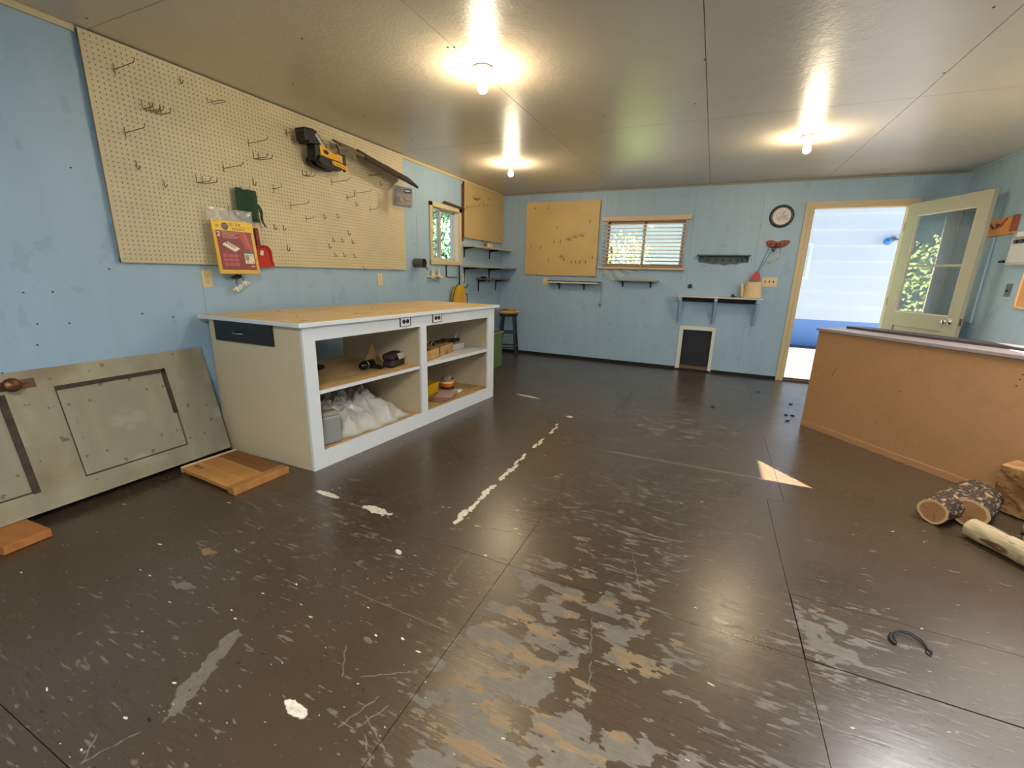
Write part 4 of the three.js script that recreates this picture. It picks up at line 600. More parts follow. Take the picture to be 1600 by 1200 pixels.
{ // wooden trays with tools, right shelf
  const tray = (name, label, s, t, w, d, h, m, turn) => { const k = grp(name, label, 'tray', s, SH2, t, turn); part(k, 'front_board', rbb(-w / 2, 0, d / 2 - 0.01, w / 2, h, d / 2, 0.002), m); part(k, 'back_board', rbb(-w / 2, 0, -d / 2, w / 2, h, -d / 2 + 0.01, 0.002), m); for (const e of [-1, 1]) part(k, 'end_board', rbb(e * (w / 2 - 0.005) - 0.005, 0, -d / 2, e * (w / 2 - 0.005) + 0.005, h, d / 2, 0.002), m); part(k, 'tray_floor', bb(-w / 2, 0, -d / 2, w / 2, 0.008, d / 2), m); return k; };
  const k1 = tray('wooden_tray', 'pale wooden tray of odds and ends by the bench middle post', 1.27, 0.2, 0.25, 0.22, 0.085, M.pine, 0.2);
  const k2 = tray('wooden_tray', 'pale wooden tray with a finger notch next to the tray of odds and ends', 1.56, 0.27, 0.28, 0.22, 0.085, M.pine, 0.22); part(k2, 'finger_notch', ext(shape([[-0.012, 0], [0.012, 0], [0, 0.032]]), 0.002).translate(-0.02, 0.012, 0.1195), M.dark); part(k2, 'divider', rbb(0.06, 0, -0.11, 0.07, 0.08, 0.11, 0.002), M.pine);
  const k3 = tray('cardboard_tray', 'low printed cardboard tray with dark tools on the right shelf', 1.83, 0.31, 0.19, 0.2, 0.06, mat(0xb9aa9c, 0.8), 0.02);
  const hp = (name, label, cat, s, t, y = SH2 + 0.03) => grp(name, label, cat, s, y, t, rr(-0.4, 0.4));
  const a = hp('hand_plane', 'dark brown wooden block leaning in the tray of odds and ends', 'wood block', 1.29, 0.21, SH2 + 0.009); part(a, 'block', rbox(0.15, 0.09, 0.05, 0.004, 0, 0.06, 0, 0.1, 0, 0.15), mat(0x4a2416, 0.5)); part(a, 'brace', [rod([-0.01, 0.11, 0.03], [0.07, 0.06, 0.04], 0.005), rod([-0.0, 0.11, 0.03], [-0.03, 0.06, 0.04], 0.004)], M.pine);
  const w = hp('brass_fitting', 'small yellow brass knob in the tray of odds and ends', 'fitting', 1.19, 0.15, SH2 + 0.009); part(w, 'knob', lathe([[0, 0], [0.02, 0], [0.012, 0.04], [0.026, 0.07], [0.022, 0.1], [0, 0.108]], 20), mat(0xb48a3c, 0.4, { metalness: 0.5 }));
  const c = hp('clamp', 'steel clamp sticking up from the notched wooden tray', 'clamp', 1.49, 0.25, SH2 + 0.009); part(c, 'clamp_frame', new THREE.TorusGeometry(0.028, 0.007, 8, 24, 4.6).translate(0, 0.075, 0), M.steel); part(c, 'screw', rod([0.0, 0.03, 0.02], [0.02, 0.09, 0.02], 0.005), M.steel);
  const d = hp('socket_wrench', 'black ratchet tool lying across the notched wooden tray', 'tool', 1.58, 0.27, SH2 + 0.087); part(d, 'shaft', place(cyl(0.016, 0.014, 0.22, 0, 0.014, 0, 0, 0, Math.PI / 2)), M.black); part(d, 'head', cyl(0.026, 0.026, 0.03, 0.1, 0.016, 0), M.blackMetal); d.rotation.y = BENCH_TURN + 0.1;
  const e = hp('caulking_gun', 'black caulking tool resting in the low printed tray', 'tool', 1.83, 0.31, SH2 + 0.063); part(e, 'cradle', rbox(0.24, 0.035, 0.05, 0.012, 0, 0.018, 0), M.black); part(e, 'trigger', [rod([0.07, 0.03, 0], [0.085, 0.075, 0], 0.006), rod([0.095, 0.03, 0], [0.1, 0.08, 0], 0.006)], M.steel); e.rotation.y = BENCH_TURN - 0.05;
  const f = grp('flashlight', 'long black flashlight lying at the right end of the shelf', 'flashlight', 1.99, SH2, 0.46, 0.35); part(f, 'barrel', place(cyl(0.024, 0.024, 0.15, -0.02, 0.03, 0, 0, 0, Math.PI / 2)), M.black); part(f, 'lamp_head', place(cyl(0.03, 0.024, 0.06, 0.03, 0.03, 0, 0, 0, Math.PI / 2)), M.black);
}
{ // yellow bin, orange can, papers, brush, wood bits in the lower right bay
  const y = grp('yellow_bin', 'open yellow plastic parts bin in the lower right bay', 'bin', 1.56, BT, 0.4, 0.1), ym = phys(0xd8a512, 0.35);
  part(y, 'bin_shell', [ext(shape([[-0.1, 0], [0.1, 0], [0.115, 0.1], [-0.115, 0.1]]), 0.006).translate(0, 0, 0.07), ext(shape([[-0.1, 0], [0.1, 0], [0.115, 0.1], [-0.115, 0.1]]), 0.006).translate(0, 0, -0.13), place(box(0.006, 0.1, 0.2, 0, 0, 0), 0.107, 0.05, -0.03, 0, 0, -0.15), place(box(0.006, 0.1, 0.2, 0, 0, 0), -0.107, 0.05, -0.03, 0, 0, 0.15), bb(-0.1, 0, -0.13, 0.1, 0.006, 0.076)], ym); part(y, 'lip', rbb(-0.12, 0.096, 0.07, 0.12, 0.106, 0.09, 0.003), ym);
  const o = grp('orange_can', 'orange paint can crammed with tools beside the yellow bin', 'can', 1.84, BT, 0.36); part(o, 'can_wall', lathe([[0, 0], [0.066, 0], [0.067, 0.004], [0.067, 0.1], [0.064, 0.1], [0.063, 0.006], [0, 0.006]], 32), mat(0xd06a1a, 0.4)); part(o, 'base_band', lathe([[0.0675, 0.0], [0.0682, 0.002], [0.0682, 0.026], [0.0675, 0.028]], 32), mat(0x3a2018, 0.5)); part(o, 'printed_label', lathe([[0.0674, 0.06], [0.068, 0.061], [0.068, 0.078], [0.0674, 0.079]], 32), mat(0xe8d0b0, 0.5));
  part(o, 'contents', [sph(0.045, 0.012, 0.1, 0, 1, 0.8, 0.8, 14), rbox(0.1, 0.02, 0.03, 0.005, -0.04, 0.115, 0.02, 0.1, 0.3, 0.1)], mat(0x8d8678, 0.6));
  const pp = grp('paper_stack', 'stack of pinkish papers sliding off the yellow bin front', 'papers', 1.5, BT, 0.175, 0.1); for (let k = 0; k < 6; k++) part(pp, 'sheet', box(0.26, 0.003, 0.16, 0.01 * k, 0.004 + k * 0.006, 0.004 * k, 0, 0.06 * k, 0.002), mat(k % 2 ? 0xb89a86 : 0x8a5a50, 0.8));
  const br = grp('white_rag', 'small white glove in front of the orange can', 'glove', 1.73, BT, 0.18); part(br, 'palm', rbox(0.07, 0.03, 0.06, 0.013, 0, 0.016, 0), M.white); for (let k = 0; k < 4; k++) part(br, 'finger', place(new THREE.CapsuleGeometry(0.009, 0.045, 4, 8), 0.05, 0.014, -0.024 + k * 0.016, 0, 0.15 * (k - 1.5), Math.PI / 2), M.white);
  const wb = [[1.9, 0.12], [1.94, 0.09], [1.97, 0.15], [2.02, 0.11]]; for (const [s, t] of wb) { const k = grp('wood_scrap', 'small pale wood scrap in the right end of the lower bay', 'wood scrap', s, BT, t, rr(0, 3), 'wood scraps in the lower bay'); part(k, 'scrap', rbox(rr(0.03, 0.06), 0.012, 0.014, 0.003, 0, 0.006, 0), M.pine); }
  const blk = grp('wood_strip', 'thin wood strip at the back of the lower right bay', 'wood strip', 1.99, BT, 0.23, 0.2); part(blk, 'strip', rbox(0.12, 0.012, 0.02, 0.002, 0, 0.006, 0), M.pine);
}
// ------------------------------------------------------------------ old door on its side against the left wall
{
  const b0 = V(0.2, 0.045, 0), tilt = Math.atan2(0.17, 0.68), d = thing('old_door', 'old grey green panel door lying on its side against the wall', 'door', [0.2, 0.045, 4.65]);
  d.rotation.set(0, -Math.PI / 2, 0, 'YXZ');   // local x runs along +z, local z points to the wall
  const q = new THREE.Group(); const Wd = 0.701, L = 2.0, t = 0.036;
  const tm = new THREE.Matrix4().makeRotationX(tilt), paint = mat(0xffffff, 0.55, { map: cloneTex(dataTex(1024, 1024, (u, v) => { const n = fbm(u * 6, v * 6, 4), s = 0.85 + 0.25 * fbm(u * 14, v * 3, 3); let c = mix3([148 * s, 138 * s, 110 * s], [112, 88, 52], sst(0.42, 0.8, n) * 0.55); c = mix3(c, [186, 180, 158], sst(0.5, 0.8, fbm(u * 9 + 20, v * 12, 4)) * 0.35); return mix3(c, [70, 56, 38], sst(0.8, 0.86, fbm(u * 40, v * 40, 3)) * 0.5); }), 0.7) });
  const P = [[0.24, 0.75], [0.925, 1.3], [1.4, 1.9]];
  const face = ext(shape(rectPts(0, 0, L, Wd), P.map(([a, b]) => rectPts(a, 0.105, b, 0.6))), t).translate(0, 0, 0);
  part(d, 'stile_frame', face.applyMatrix4(tm), paint);
  for (const [a, b] of P) { part(d, 'door_panel', bb(a + 0.008, 0.113, 0.008, b - 0.008, 0.592, 0.026).applyMatrix4(tm), paint); part(d, 'groove', bb(a - 0.001, 0.104, 0.017, b + 0.001, 0.601, 0.03).applyMatrix4(tm), mat(0x5a4426, 0.8)); }
  // bare brown strips where the moulding is gone
  part(d, 'bare_strip', [bb(0.24, 0.58, -0.0008, 0.75, 0.602, 0.012), bb(0.24, 0.32, -0.0008, 0.262, 0.6, 0.012), bb(0.925, 0.1, -0.0008, 0.952, 0.6, 0.012)].map((g) => g.applyMatrix4(tm)), mat(0xffffff, 0.75, { map: T.dark }), 'bare brown wood where the moulding came off');
  const kz = 0.89, pl = part(d, 'lock_plate', rbb(0.81, 0.615, -0.004, 1.02, 0.66, 0.001, 0.002).applyMatrix4(tm), mat(0x5a3822, 0.45, { metalness: 0.4 }), 'rusty lock plate');
  part(pl, 'keyhole', rbb(0.835, 0.634, -0.0046, 0.855, 0.641, -0.003, 0.001).applyMatrix4(tm), M.black);
  part(d, 'knob', lathe([[0, -0.0], [0.022, 0], [0.012, 0.008], [0.012, 0.024], [0.03, 0.038], [0.034, 0.052], [0.024, 0.064], [0, 0.068]], 28).rotateX(-Math.PI / 2).translate(0.905, 0.637, -0.003).applyMatrix4(tm), M.brass, 'brown rusted knob');
}
{ // wooden lid of three planks with a batten
  const a = thing('plank_lid', 'flat orange wood lid of three planks with dark stencilled letters', 'wood lid', [0.24, 0, 4.985], undefined, -0.06);
  const w = 0.53, pm = [[0.0, 0.115, [178, 120, 58], [206, 150, 84]], [0.117, 0.215, [172, 112, 54], [200, 142, 78]], [0.217, 0.335, [112, 68, 32], [148, 96, 50]]];
  for (const [z0, z1, c0, c1] of pm) part(a, 'plank', rbb(0, 0.012, -z1, w, 0.036, -z0, 0.002), mat(0xffffff, 0.55, { map: woodTex(c0, c1) }));
  part(a, 'end_batten', rbb(w - 0.05, 0.0, -0.335, w + 0.012, 0.044, 0.004, 0.003, true), mat(0xffffff, 0.55, { map: woodTex([150, 96, 44], [190, 134, 72]) }));
  part(a, 'pale_strip', rbb(-0.016, 0.004, -0.335, 0, 0.042, -0.0, 0.002, true), mat(0xd9b48c, 0.5));
  part(a, 'foot_batten', rbb(0.02, 0, -0.33, 0.06, 0.012, -0.005, 0.002), M.oak);
  const tx = canvasTex(256, 96, (g) => { g.clearRect(0, 0, 256, 96); g.fillStyle = '#2c1c10'; g.font = 'bold 64px sans-serif'; g.fillText('RE H', 20, 70); });
  const ltr = new THREE.PlaneGeometry(0.15, 0.056).rotateX(-Math.PI / 2).translate(0.09, 0.0364, -0.06); part(a, 'stencil_print', ltr, mat(0xffffff, 0.6, { map: tx, transparent: true, alphaTest: 0.4 }), 'dark stencilled letters');
  const bpts = [[0.02, 0], [0.215, 0]]; for (let k = 0; k < 12; k++) bpts.push([0.215 - k * 0.0177, 0.155 + (k % 2 ? 0.006 : 0)]);
  const sb = one('wood_offcut', uvm(ext(shape([[0, 0], [0.28, 0], [0.28, 0.14], ...Array.from({ length: 13 }, (_, k) => [0.28 - k * 0.0225, 0.155 + (k % 2 ? 0.008 : 0)]), [0, 0.15]]), 0.036, 0.002)), mat(0xffffff, 0.55, { map: woodTex([150, 88, 38], [186, 122, 62]) }), 'orange wood offcut with a saw toothed end propping the old door', 'wood offcut', [0.12, 0.04, 5.66]); sb.rotation.set(Math.PI / 2, 0, -0.06);
}
// ------------------------------------------------------------------ counter set at an angle, its plain back towards the room
{
  const d = [0.637, 0.771], c0 = [3.956, 1.969], Lc = 1.83, Dc = 0.5, k = thing('counter', 'long tan fibreboard backed counter standing at an angle by the door', 'counter', [c0[0], 0, c0[1]], undefined, -Math.atan2(d[1], d[0]));
  // local x along the panel; local z towards the room
  const pm = mat(0xffffff, 0.42, { map: cloneTex(dataTex(512, 512, (u, v) => { const s = 0.94 + 0.07 * fbm(u * 4, v * 4, 4) + 0.03 * (vn(u * 90, v * 90) - 0.5), q = sst(0.62, 0.85, fbm(u * 11 + 4, v * 13, 4)) * 0.035; return [174 * (s - q), 128 * (s - q), 84 * (s - q)]; }), 0.7) });
  part(k, 'back_panel', bb(0.0, 0.035, -0.016, Lc, 0.845, 0), pm); part(k, 'kick_strip', rbb(0, 0, -0.016, Lc, 0.05, 0.004, 0.002), pm);
  part(k, 'end_panel', bb(0, 0, -Dc, 0.018, 0.845, -0.016), mat(0x7a5a68, 0.5)); part(k, 'end_panel', bb(Lc - 0.018, 0, -0.3, Lc, 0.845, -0.016), mat(0x7a5a68, 0.5));
  part(k, 'inner_shelf', bb(0.018, 0.42, -Dc, 1.55, 0.438, -0.016), M.white);
  part(k, 'counter_top', ext(shape([[-0.015, -0.012], [Lc, -0.012], [Lc, 0.3], [1.575, Dc], [-0.015, Dc]]), 0.019, 0.002).rotateX(-Math.PI / 2).translate(0, 0.847, 0), mat(0x8f827d, 0.35));
  for (const [x, y] of [[1.29, 0.76], [1.285, 0.73], [1.278, 0.69], [0.42, 0.3], [0.7, 0.5], [0.6, 0.22]]) part(k, 'screw_hole', cyl(0.004, 0.004, 0.002, x, y, 0.0002, Math.PI / 2, 0, 0, 8), M.dark);
  part(k, 'scratch', rbox(0.004, 0.07, 0.0012, 0.0005, 0.2, 0.53, 0.0002, 0, 0, -0.3), M.dark);
  const b = thing('dark_board', 'dark narrow board lying along the back of the counter top', 'board', [c0[0], 0.868, c0[1]], undefined, -Math.atan2(d[1], d[0]));
  part(b, 'board', rbb(0.04, 0, -0.4, 1.6, 0.018, -0.24, 0.003), mat(0x3b3236, 0.4));
}
// ------------------------------------------------------------------ firewood in front of the counter
function log(name, label, pts, rad, m, endM, amp, rs = 10, onto = null, barkName = 'bark') {
  const cv = new THREE.CatmullRomCurve3(pts.map((p) => V(...p))), n = 28, k = 28, g = new THREE.TubeGeometry(cv, n, 1, k), p = g.attributes.position, uv = g.attributes.uv, o = onto ?? thing(name, label, 'log', pts[0]), C = V();
  for (let i = 0; i <= n; i++) { cv.getPointAt(i / n, C); const R = rad[0] + (rad[1] - rad[0]) * i / n; for (let j = 0; j <= k; j++) { const q = i * (k + 1) + j, a = (j % k) / k * Math.PI * 2, v = V(p.getX(q), p.getY(q), p.getZ(q)).sub(C), f = R * (1 + amp * (fbm(Math.cos(a) * 2 + 7 + i * 0.22 * rs * 0.1, Math.sin(a) * 2 + i * 0.13 + rs, 3) - 0.5)); p.setXYZ(q, C.x + v.x * f, C.y + v.y * f, C.z + v.z * f); uv.setXY(q, i / n * cv.getLength() * 3, j / k * 1.4); } }
  g.computeVertexNormals(); wpart(o, barkName, g, m);
  for (const e of onto ? [0] : [0, n]) { const ring = [], c = cv.getPointAt(e / n); for (let j = 0; j < k; j++) { const q = e * (k + 1) + j; ring.push(p.getX(q) + o.position.x, p.getY(q) + o.position.y, p.getZ(q) + o.position.z); } const pos = [], uvs = []; for (let j = 0; j < k; j++) { const a = ring.slice(j * 3, j * 3 + 3), j2 = (j + 1) % k, b = ring.slice(j2 * 3, j2 * 3 + 3), tri = e ? [c.toArray(), a, b] : [c.toArray(), b, a], A = j / k * 6.283, B = (j + 1) / k * 6.283; pos.push(...tri.flat()); const ua = [0.5 + 0.48 * Math.cos(A), 0.5 + 0.48 * Math.sin(A)], ub = [0.5 + 0.48 * Math.cos(B), 0.5 + 0.48 * Math.sin(B)]; uvs.push(0.5, 0.5, ...(e ? [...ua, ...ub] : [...ub, ...ua])); } const eg = new THREE.BufferGeometry(); eg.setAttribute('position', new THREE.Float32BufferAttribute(pos, 3)); eg.setAttribute('uv', new THREE.Float32BufferAttribute(uvs, 2)); eg.computeVertexNormals(); wpart(o, 'cut_end', eg, endM, 'sawn end with growth rings'); }
  return o;
}
{
  const barkTex = dataTex(512, 512, (u, v) => { const f = Math.abs(fbm(u * 10 + fbm(u * 5, v * 6, 2) * 1.5, v * 14, 3) - 0.5) * 2; return mix3([54, 38, 26], [156, 124, 86], sst(0.08, 0.5, f)); }), barkH = dataTex(512, 512, (u, v) => 255 * sst(0.05, 0.5, Math.abs(fbm(u * 10 + fbm(u * 5, v * 6, 2) * 1.5, v * 14, 3) - 0.5) * 2), false);
  const bark = mat(0xffffff, 0.85, { map: barkTex, bumpMap: barkH, bumpScale: 0.009 });
  const pale = mat(0xffffff, 0.6, { map: dataTex(512, 512, (u, v) => { const g = fbm(u * 4, v * 40, 3), b = sst(0.55, 0.66, fbm(u * 3 + 7, v * 6 + 2, 3)); return mix3(mix3([150, 128, 92], [196, 176, 138], g), [92, 56, 32], b * 0.9); }) });
  const endTex = dataTex(256, 256, (u, v) => { const x = u - 0.5, y = v - 0.5, r = Math.hypot(x, y) * 2, w = r + 0.05 * fbm(u * 6, v * 6, 3), ring = 0.5 + 0.5 * Math.sin(w * 70), c = mix3([150, 100, 58], [184, 134, 84], ring * 0.5 + 0.3 * fbm(u * 12, v * 12, 3)), s = sst(0.78, 0.84, w); let k = mix3(c, [206, 168, 116], s); const cr = Math.abs(Math.sin(Math.atan2(y, x) * 1.5 + 1)) < 0.03 && r < 0.7; return cr ? [80, 50, 28] : k; });
  const end = mat(0xffffff, 0.75, { map: endTex });
  const forked = log('firewood_log', 'forked log in rough bark with two round sawn ends before the counter', [[4.31, 0.072, 3.56], [4.46, 0.085, 3.4], [4.61, 0.088, 3.24]], [0.066, 0.085], bark, end, 0.22, 10);
  log('', '', [[4.47, 0.085, 3.52], [4.55, 0.09, 3.4], [4.62, 0.09, 3.27]], [0.078, 0.082], bark, end, 0.2, 22, forked, 'bark_fork');
  log('firewood_log', 'long peeled pale log with brown patches lying nearest the hatch', [[4.44, 0.052, 3.63], [4.62, 0.055, 3.92], [4.86, 0.06, 4.26]], [0.05, 0.058], pale, end, 0.2, 31);
  log('firewood_log', 'smooth pale peeled log behind the long peeled log', [[4.66, 0.06, 3.62], [4.85, 0.062, 3.82], [5.05, 0.062, 4.02]], [0.058, 0.06], pale, end, 0.15, 44);
  log('firewood_log', 'thin grey branch under the split block', [[4.72, 0.035, 3.46], [4.9, 0.04, 3.58], [5.12, 0.04, 3.7]], [0.034, 0.036], M.drift, end, 0.2, 52);
  // big split block on top, a quarter of a trunk
  const s = thing('split_log', 'large split wood block with rough top leaning on the counter', 'log', [4.87, 0.0, 3.28]);
  const g = new THREE.BoxGeometry(0.34, 0.28, 0.2, 24, 14, 12), p = g.attributes.position; for (let i = 0; i < p.count; i++) { const x = p.getX(i), y = p.getY(i), z = p.getZ(i), n = fbm(x * 14 + 3, z * 30 + y * 10, 4) - 0.5; const t = (y + 0.14) / 0.28; p.setXYZ(i, x * (0.84 + 0.16 * t) + 0.07 * n - 0.03 * (1 - t), y + 0.05 * n * t, z * (0.45 + 0.55 * t) + 0.06 * n); } g.computeVertexNormals();
  part(s, 'split_face', place(uvm(g), 0, 0.15, 0, 0, -0.75), mat(0xffffff, 0.75, { map: woodTex([104, 64, 30], [204, 158, 96], 512, 256, 0.5), bumpMap: barkH, bumpScale: 0.01 }));
}
// ------------------------------------------------------------------ corner: three shelves, stool, bin, yellow case and odds on the left wall
const bracket = (x, y, z, l, h, dirx, dirz) => {   // flat L bracket with a tapering web; (dirx, dirz) points out of the wall
  const s = ext(shape([[0, 0], [l, 0], [l, -0.012], [0.016, -0.03], [0.008, -h], [0, -h]]), 0.018).translate(0, 0, -0.009);
  return s.applyMatrix4(new THREE.Matrix4().makeBasis(V(dirx, 0, dirz), V(0, 1, 0), V(-dirz, 0, dirx))).translate(x, y, z);
};
const shelfWood = mat(0xb9a98a, 0.5);
function cornerShelf(label, y, z0, z1, depth, m, bz, h) {
  const s = thing('wall_shelf', label, 'shelf', [0, y, (z0 + z1) / 2]);
  wpart(s, 'shelf_board', rbb(0.001, y - 0.02, z0, depth, y, z1, 0.003, true), m);
  for (const z of bz) wpart(s, 'bracket', bracket(0.001, y - 0.02, z, depth * 0.8, h, 1, 0), M.blackMetal);
  return s;
}
cornerShelf('top corner shelf under the tan pegboard with black brackets', 1.592, 0.02, 1.2, 0.19, shelfWood, [1.16, 0.42], 0.13);
cornerShelf('middle corner shelf, the deepest of the three, with long black brackets', 1.33, 0.02, 1.2, 0.28, mat(0xaaa08c, 0.5), [1.16, 0.43], 0.2);
cornerShelf('lowest short brown shelf in the corner with dark brackets', 1.165, 0.02, 0.82, 0.17, mat(0x7a6455, 0.55), [0.76, 0.2], 0.16);
{
  const a = thing('small_box', 'small brown framed picture block on the top corner shelf', 'box', [0.1, 1.592, 0.72]); part(a, 'block', rbox(0.03, 0.055, 0.06, 0.003, 0, 0.0275, 0), mat(0x6b4a2e, 0.5)); part(a, 'face', rbox(0.002, 0.035, 0.04, 0.0008, 0.0155, 0.0285, 0), mat(0xa88a60, 0.5));
  const b = thing('small_box', 'small cream carton standing on the top corner shelf', 'box', [0.1, 1.592, 0.6]); part(b, 'carton', rbox(0.05, 0.06, 0.085, 0.002, 0, 0.03, 0), mat(0xd3c29c, 0.6)); part(b, 'flap', rbox(0.052, 0.002, 0.04, 0.0008, 0, 0.0605, -0.02), mat(0xc3b08a, 0.6));
  const c = thing('paint_roller', 'dark roller handle lying at the end of the lowest corner shelf', 'paint roller', [0.08, 1.165, 0.72]); part(c, 'grip', place(cyl(0.014, 0.014, 0.12, 0, 0.0145, 0.02, Math.PI / 2)), M.black); part(c, 'wire', rod([0, 0.014, -0.04], [0.0, 0.01, -0.14], 0.004), M.steel);
}
{ // red-brown battens by the small window
  const a = one('wood_batten', rbb(0, -0.39, -0.01, 0.02, 0.31, 0.01, 0.002), mat(0x5a3420, 0.6), 'reddish brown vertical batten along the corner pegboard edge', 'batten', [0, 2.03, 1.21]);
  const b = one('wood_batten', uvm(new RoundedBoxGeometry(0.02, 0.022, 0.47, 2, 0.003)), mat(0x4a2c1c, 0.6), 'dark stick resting on top of the small window casing', 'batten', [0.035, 2.045, 1.44]); b.rotation.x = -0.05;
  // hanging tin dispenser
  const q = onLeft(655, 411, 0.06), t = thing('tin_can', 'rusty ribbed tin can fixed sideways to the left wall', 'can', [0, q.y, q.z]);
  part(t, 'can_body', place(lathe([[0, -0.06], [0.05, -0.06], [0.053, -0.057], [0.05, -0.05], [0.05, -0.02], [0.052, -0.012], [0.05, -0.004], [0.05, 0.02], [0.052, 0.028], [0.05, 0.036], [0.05, 0.056], [0.053, 0.06], [0.046, 0.06], [0.046, -0.05], [0, -0.05]], 32), 0.066, 0, 0, 0, 0, -Math.PI / 2), mat(0x6f675c, 0.4, { metalness: 0.7 })); part(t, 'mount', rbox(0.012, 0.05, 0.03, 0.003, 0.006, 0, 0), M.blackMetal); part(t, 'crank', rod([0.11, -0.03, -0.05], [0.13, -0.07, -0.06], 0.006), M.black);
  const f = thing('pipe_rack', 'little cream rack with two pointed finials below the small window', 'rack', [0, 1.18, 1.875]);
  part(f, 'ledge', [ext(shape(smooth([[-0.135, 0], [-0.09, -0.012], [0, 0.01], [0.09, -0.012], [0.135, 0], [0.1, 0.018], [0, 0.022], [-0.1, 0.018], [-0.135, 0]], 40)), 0.05).applyMatrix4(new THREE.Matrix4().makeBasis(V(0, 0, -1), V(0, 1, 0), V(1, 0, 0)))], M.cream);
  for (const z of [-0.07, 0.06]) part(f, 'finial', lathe([[0.022, 0], [0.024, 0.02], [0.012, 0.035], [0.016, 0.05], [0.006, 0.075], [0, 0.1]], 16).translate(0.026, 0.018, z), M.cream);
  const w = thing('wire_bracket', 'thin black angle bracket under the small window', 'bracket', [0, 1.18, 1.6]); part(w, 'upright', box(0.008, 0.15, 0.016, 0.004, 0.075, 0.0), M.blackMetal); part(w, 'arm', box(0.01, 0.008, 0.23, 0.02, 0, -0.115), M.blackMetal);
  const k = one('black_pipe', [rod([0.03, 0.93, 1.315], [0.03, 1.33, 1.33], 0.012, 10, 0.009)], M.black, 'black pipe standing against the wall below the small window', 'pipe');
  // yellow tool case standing on the bench back edge side, behind the bench
  const y = thing('sander_case', 'yellow oval power sander case with black rim hung behind the bench', 'power tool', [0.05, 0.78, 1.42], undefined, Math.PI / 2), ym = phys(0xcf9a16, 0.35);
  const prof = smooth([[-0.14, -0.02], [-0.12, 0.14], [-0.05, 0.27], [0.03, 0.29], [0.07, 0.2], [0.08, 0.05], [0.07, -0.05], [-0.1, -0.05], [-0.14, -0.02]], 48);
  part(y, 'case_shell', ext(shape(prof), 0.07, 0.012), ym); part(y, 'rim', tube(prof.map(([a, b]) => [a * 1.08, b * 1.04, 0.02]), 0.008, 80, 6), M.black); part(y, 'label_panel', rbox(0.09, 0.16, 0.004, 0.001, 0.06, 0.1, 0.086), mat(0xc79a6a, 0.5)); part(y, 'side_grip', rbox(0.03, 0.22, 0.05, 0.012, 0.14, 0.08, 0.05), M.black); part(y, 'cord', tube([[0.05, 0.26, 0.06], [0.1, 0.275, 0.08], [0.17, 0.3, 0.06], [0.23, 0.31, 0.03]], 0.006, 24), M.black);
}
{ // bar stool with padded seat
  const s = thing('bar_stool', 'dark wooden bar stool with a tan padded seat in the corner', 'stool', [0.27, 0, 0.27], undefined, 0.3), dm = mat(0x17120f, 0.45), SH = 0.625;
  part(s, 'seat_frame', cyl(0.145, 0.14, 0.03, 0, SH, 0, 0, 0, 0, 32), dm);
  { const g = new THREE.SphereGeometry(0.165, 40, 20), p = g.attributes.position; for (let i = 0; i < p.count; i++) { const n = 1 + 0.12 * (fbm(p.getX(i) * 16 + 5, p.getZ(i) * 16, 3) - 0.5); p.setXYZ(i, p.getX(i) * n, p.getY(i) * 0.32 * n, p.getZ(i) * n); } g.computeVertexNormals(); part(s, 'seat_pad', g.translate(0, SH + 0.05, 0), mat(0xffffff, 0.8, { map: stain([190, 156, 104], [120, 88, 52], 9, 0.9) })); }
  for (const a of [0.785, 2.356, 3.927, 5.498]) part(s, 'leg', rod([Math.cos(a) * 0.2, 0, Math.sin(a) * 0.2], [Math.cos(a) * 0.12, SH, Math.sin(a) * 0.12], 0.017, 12, 0.02), dm);
  for (const [y, r] of [[0.14, 0.183], [0.36, 0.155]]) for (let k = 0; k < 4; k++) { const a = 0.785 + k * 1.5708, b = a + 1.5708; part(s, 'rung', rod([Math.cos(a) * r, y, Math.sin(a) * r], [Math.cos(b) * r, y, Math.sin(b) * r], 0.011), dm); }
  const b = thing('waste_bin', 'slim green bin standing behind the workbench end', 'bin', [0.42, 0, 1.17]), gm = mat(0x5d7040, 0.5);
  part(b, 'bin_wall', [ext(shape(rectPts(-0.11, -0.14, 0.11, 0.14), [rectPts(-0.104, -0.134, 0.104, 0.134)]), 0.46, 0).rotateX(-Math.PI / 2).translate(0, 0.01, 0)], gm); part(b, 'bin_floor', bb(-0.11, 0, -0.14, 0.11, 0.012, 0.14), gm); part(b, 'bin_rim', ext(shape(rectPts(-0.122, -0.152, 0.122, 0.152), [rectPts(-0.106, -0.136, 0.106, 0.136)]), 0.02, 0.003).rotateX(-Math.PI / 2).translate(0, 0.455, 0), mat(0x76805a, 0.5));
}
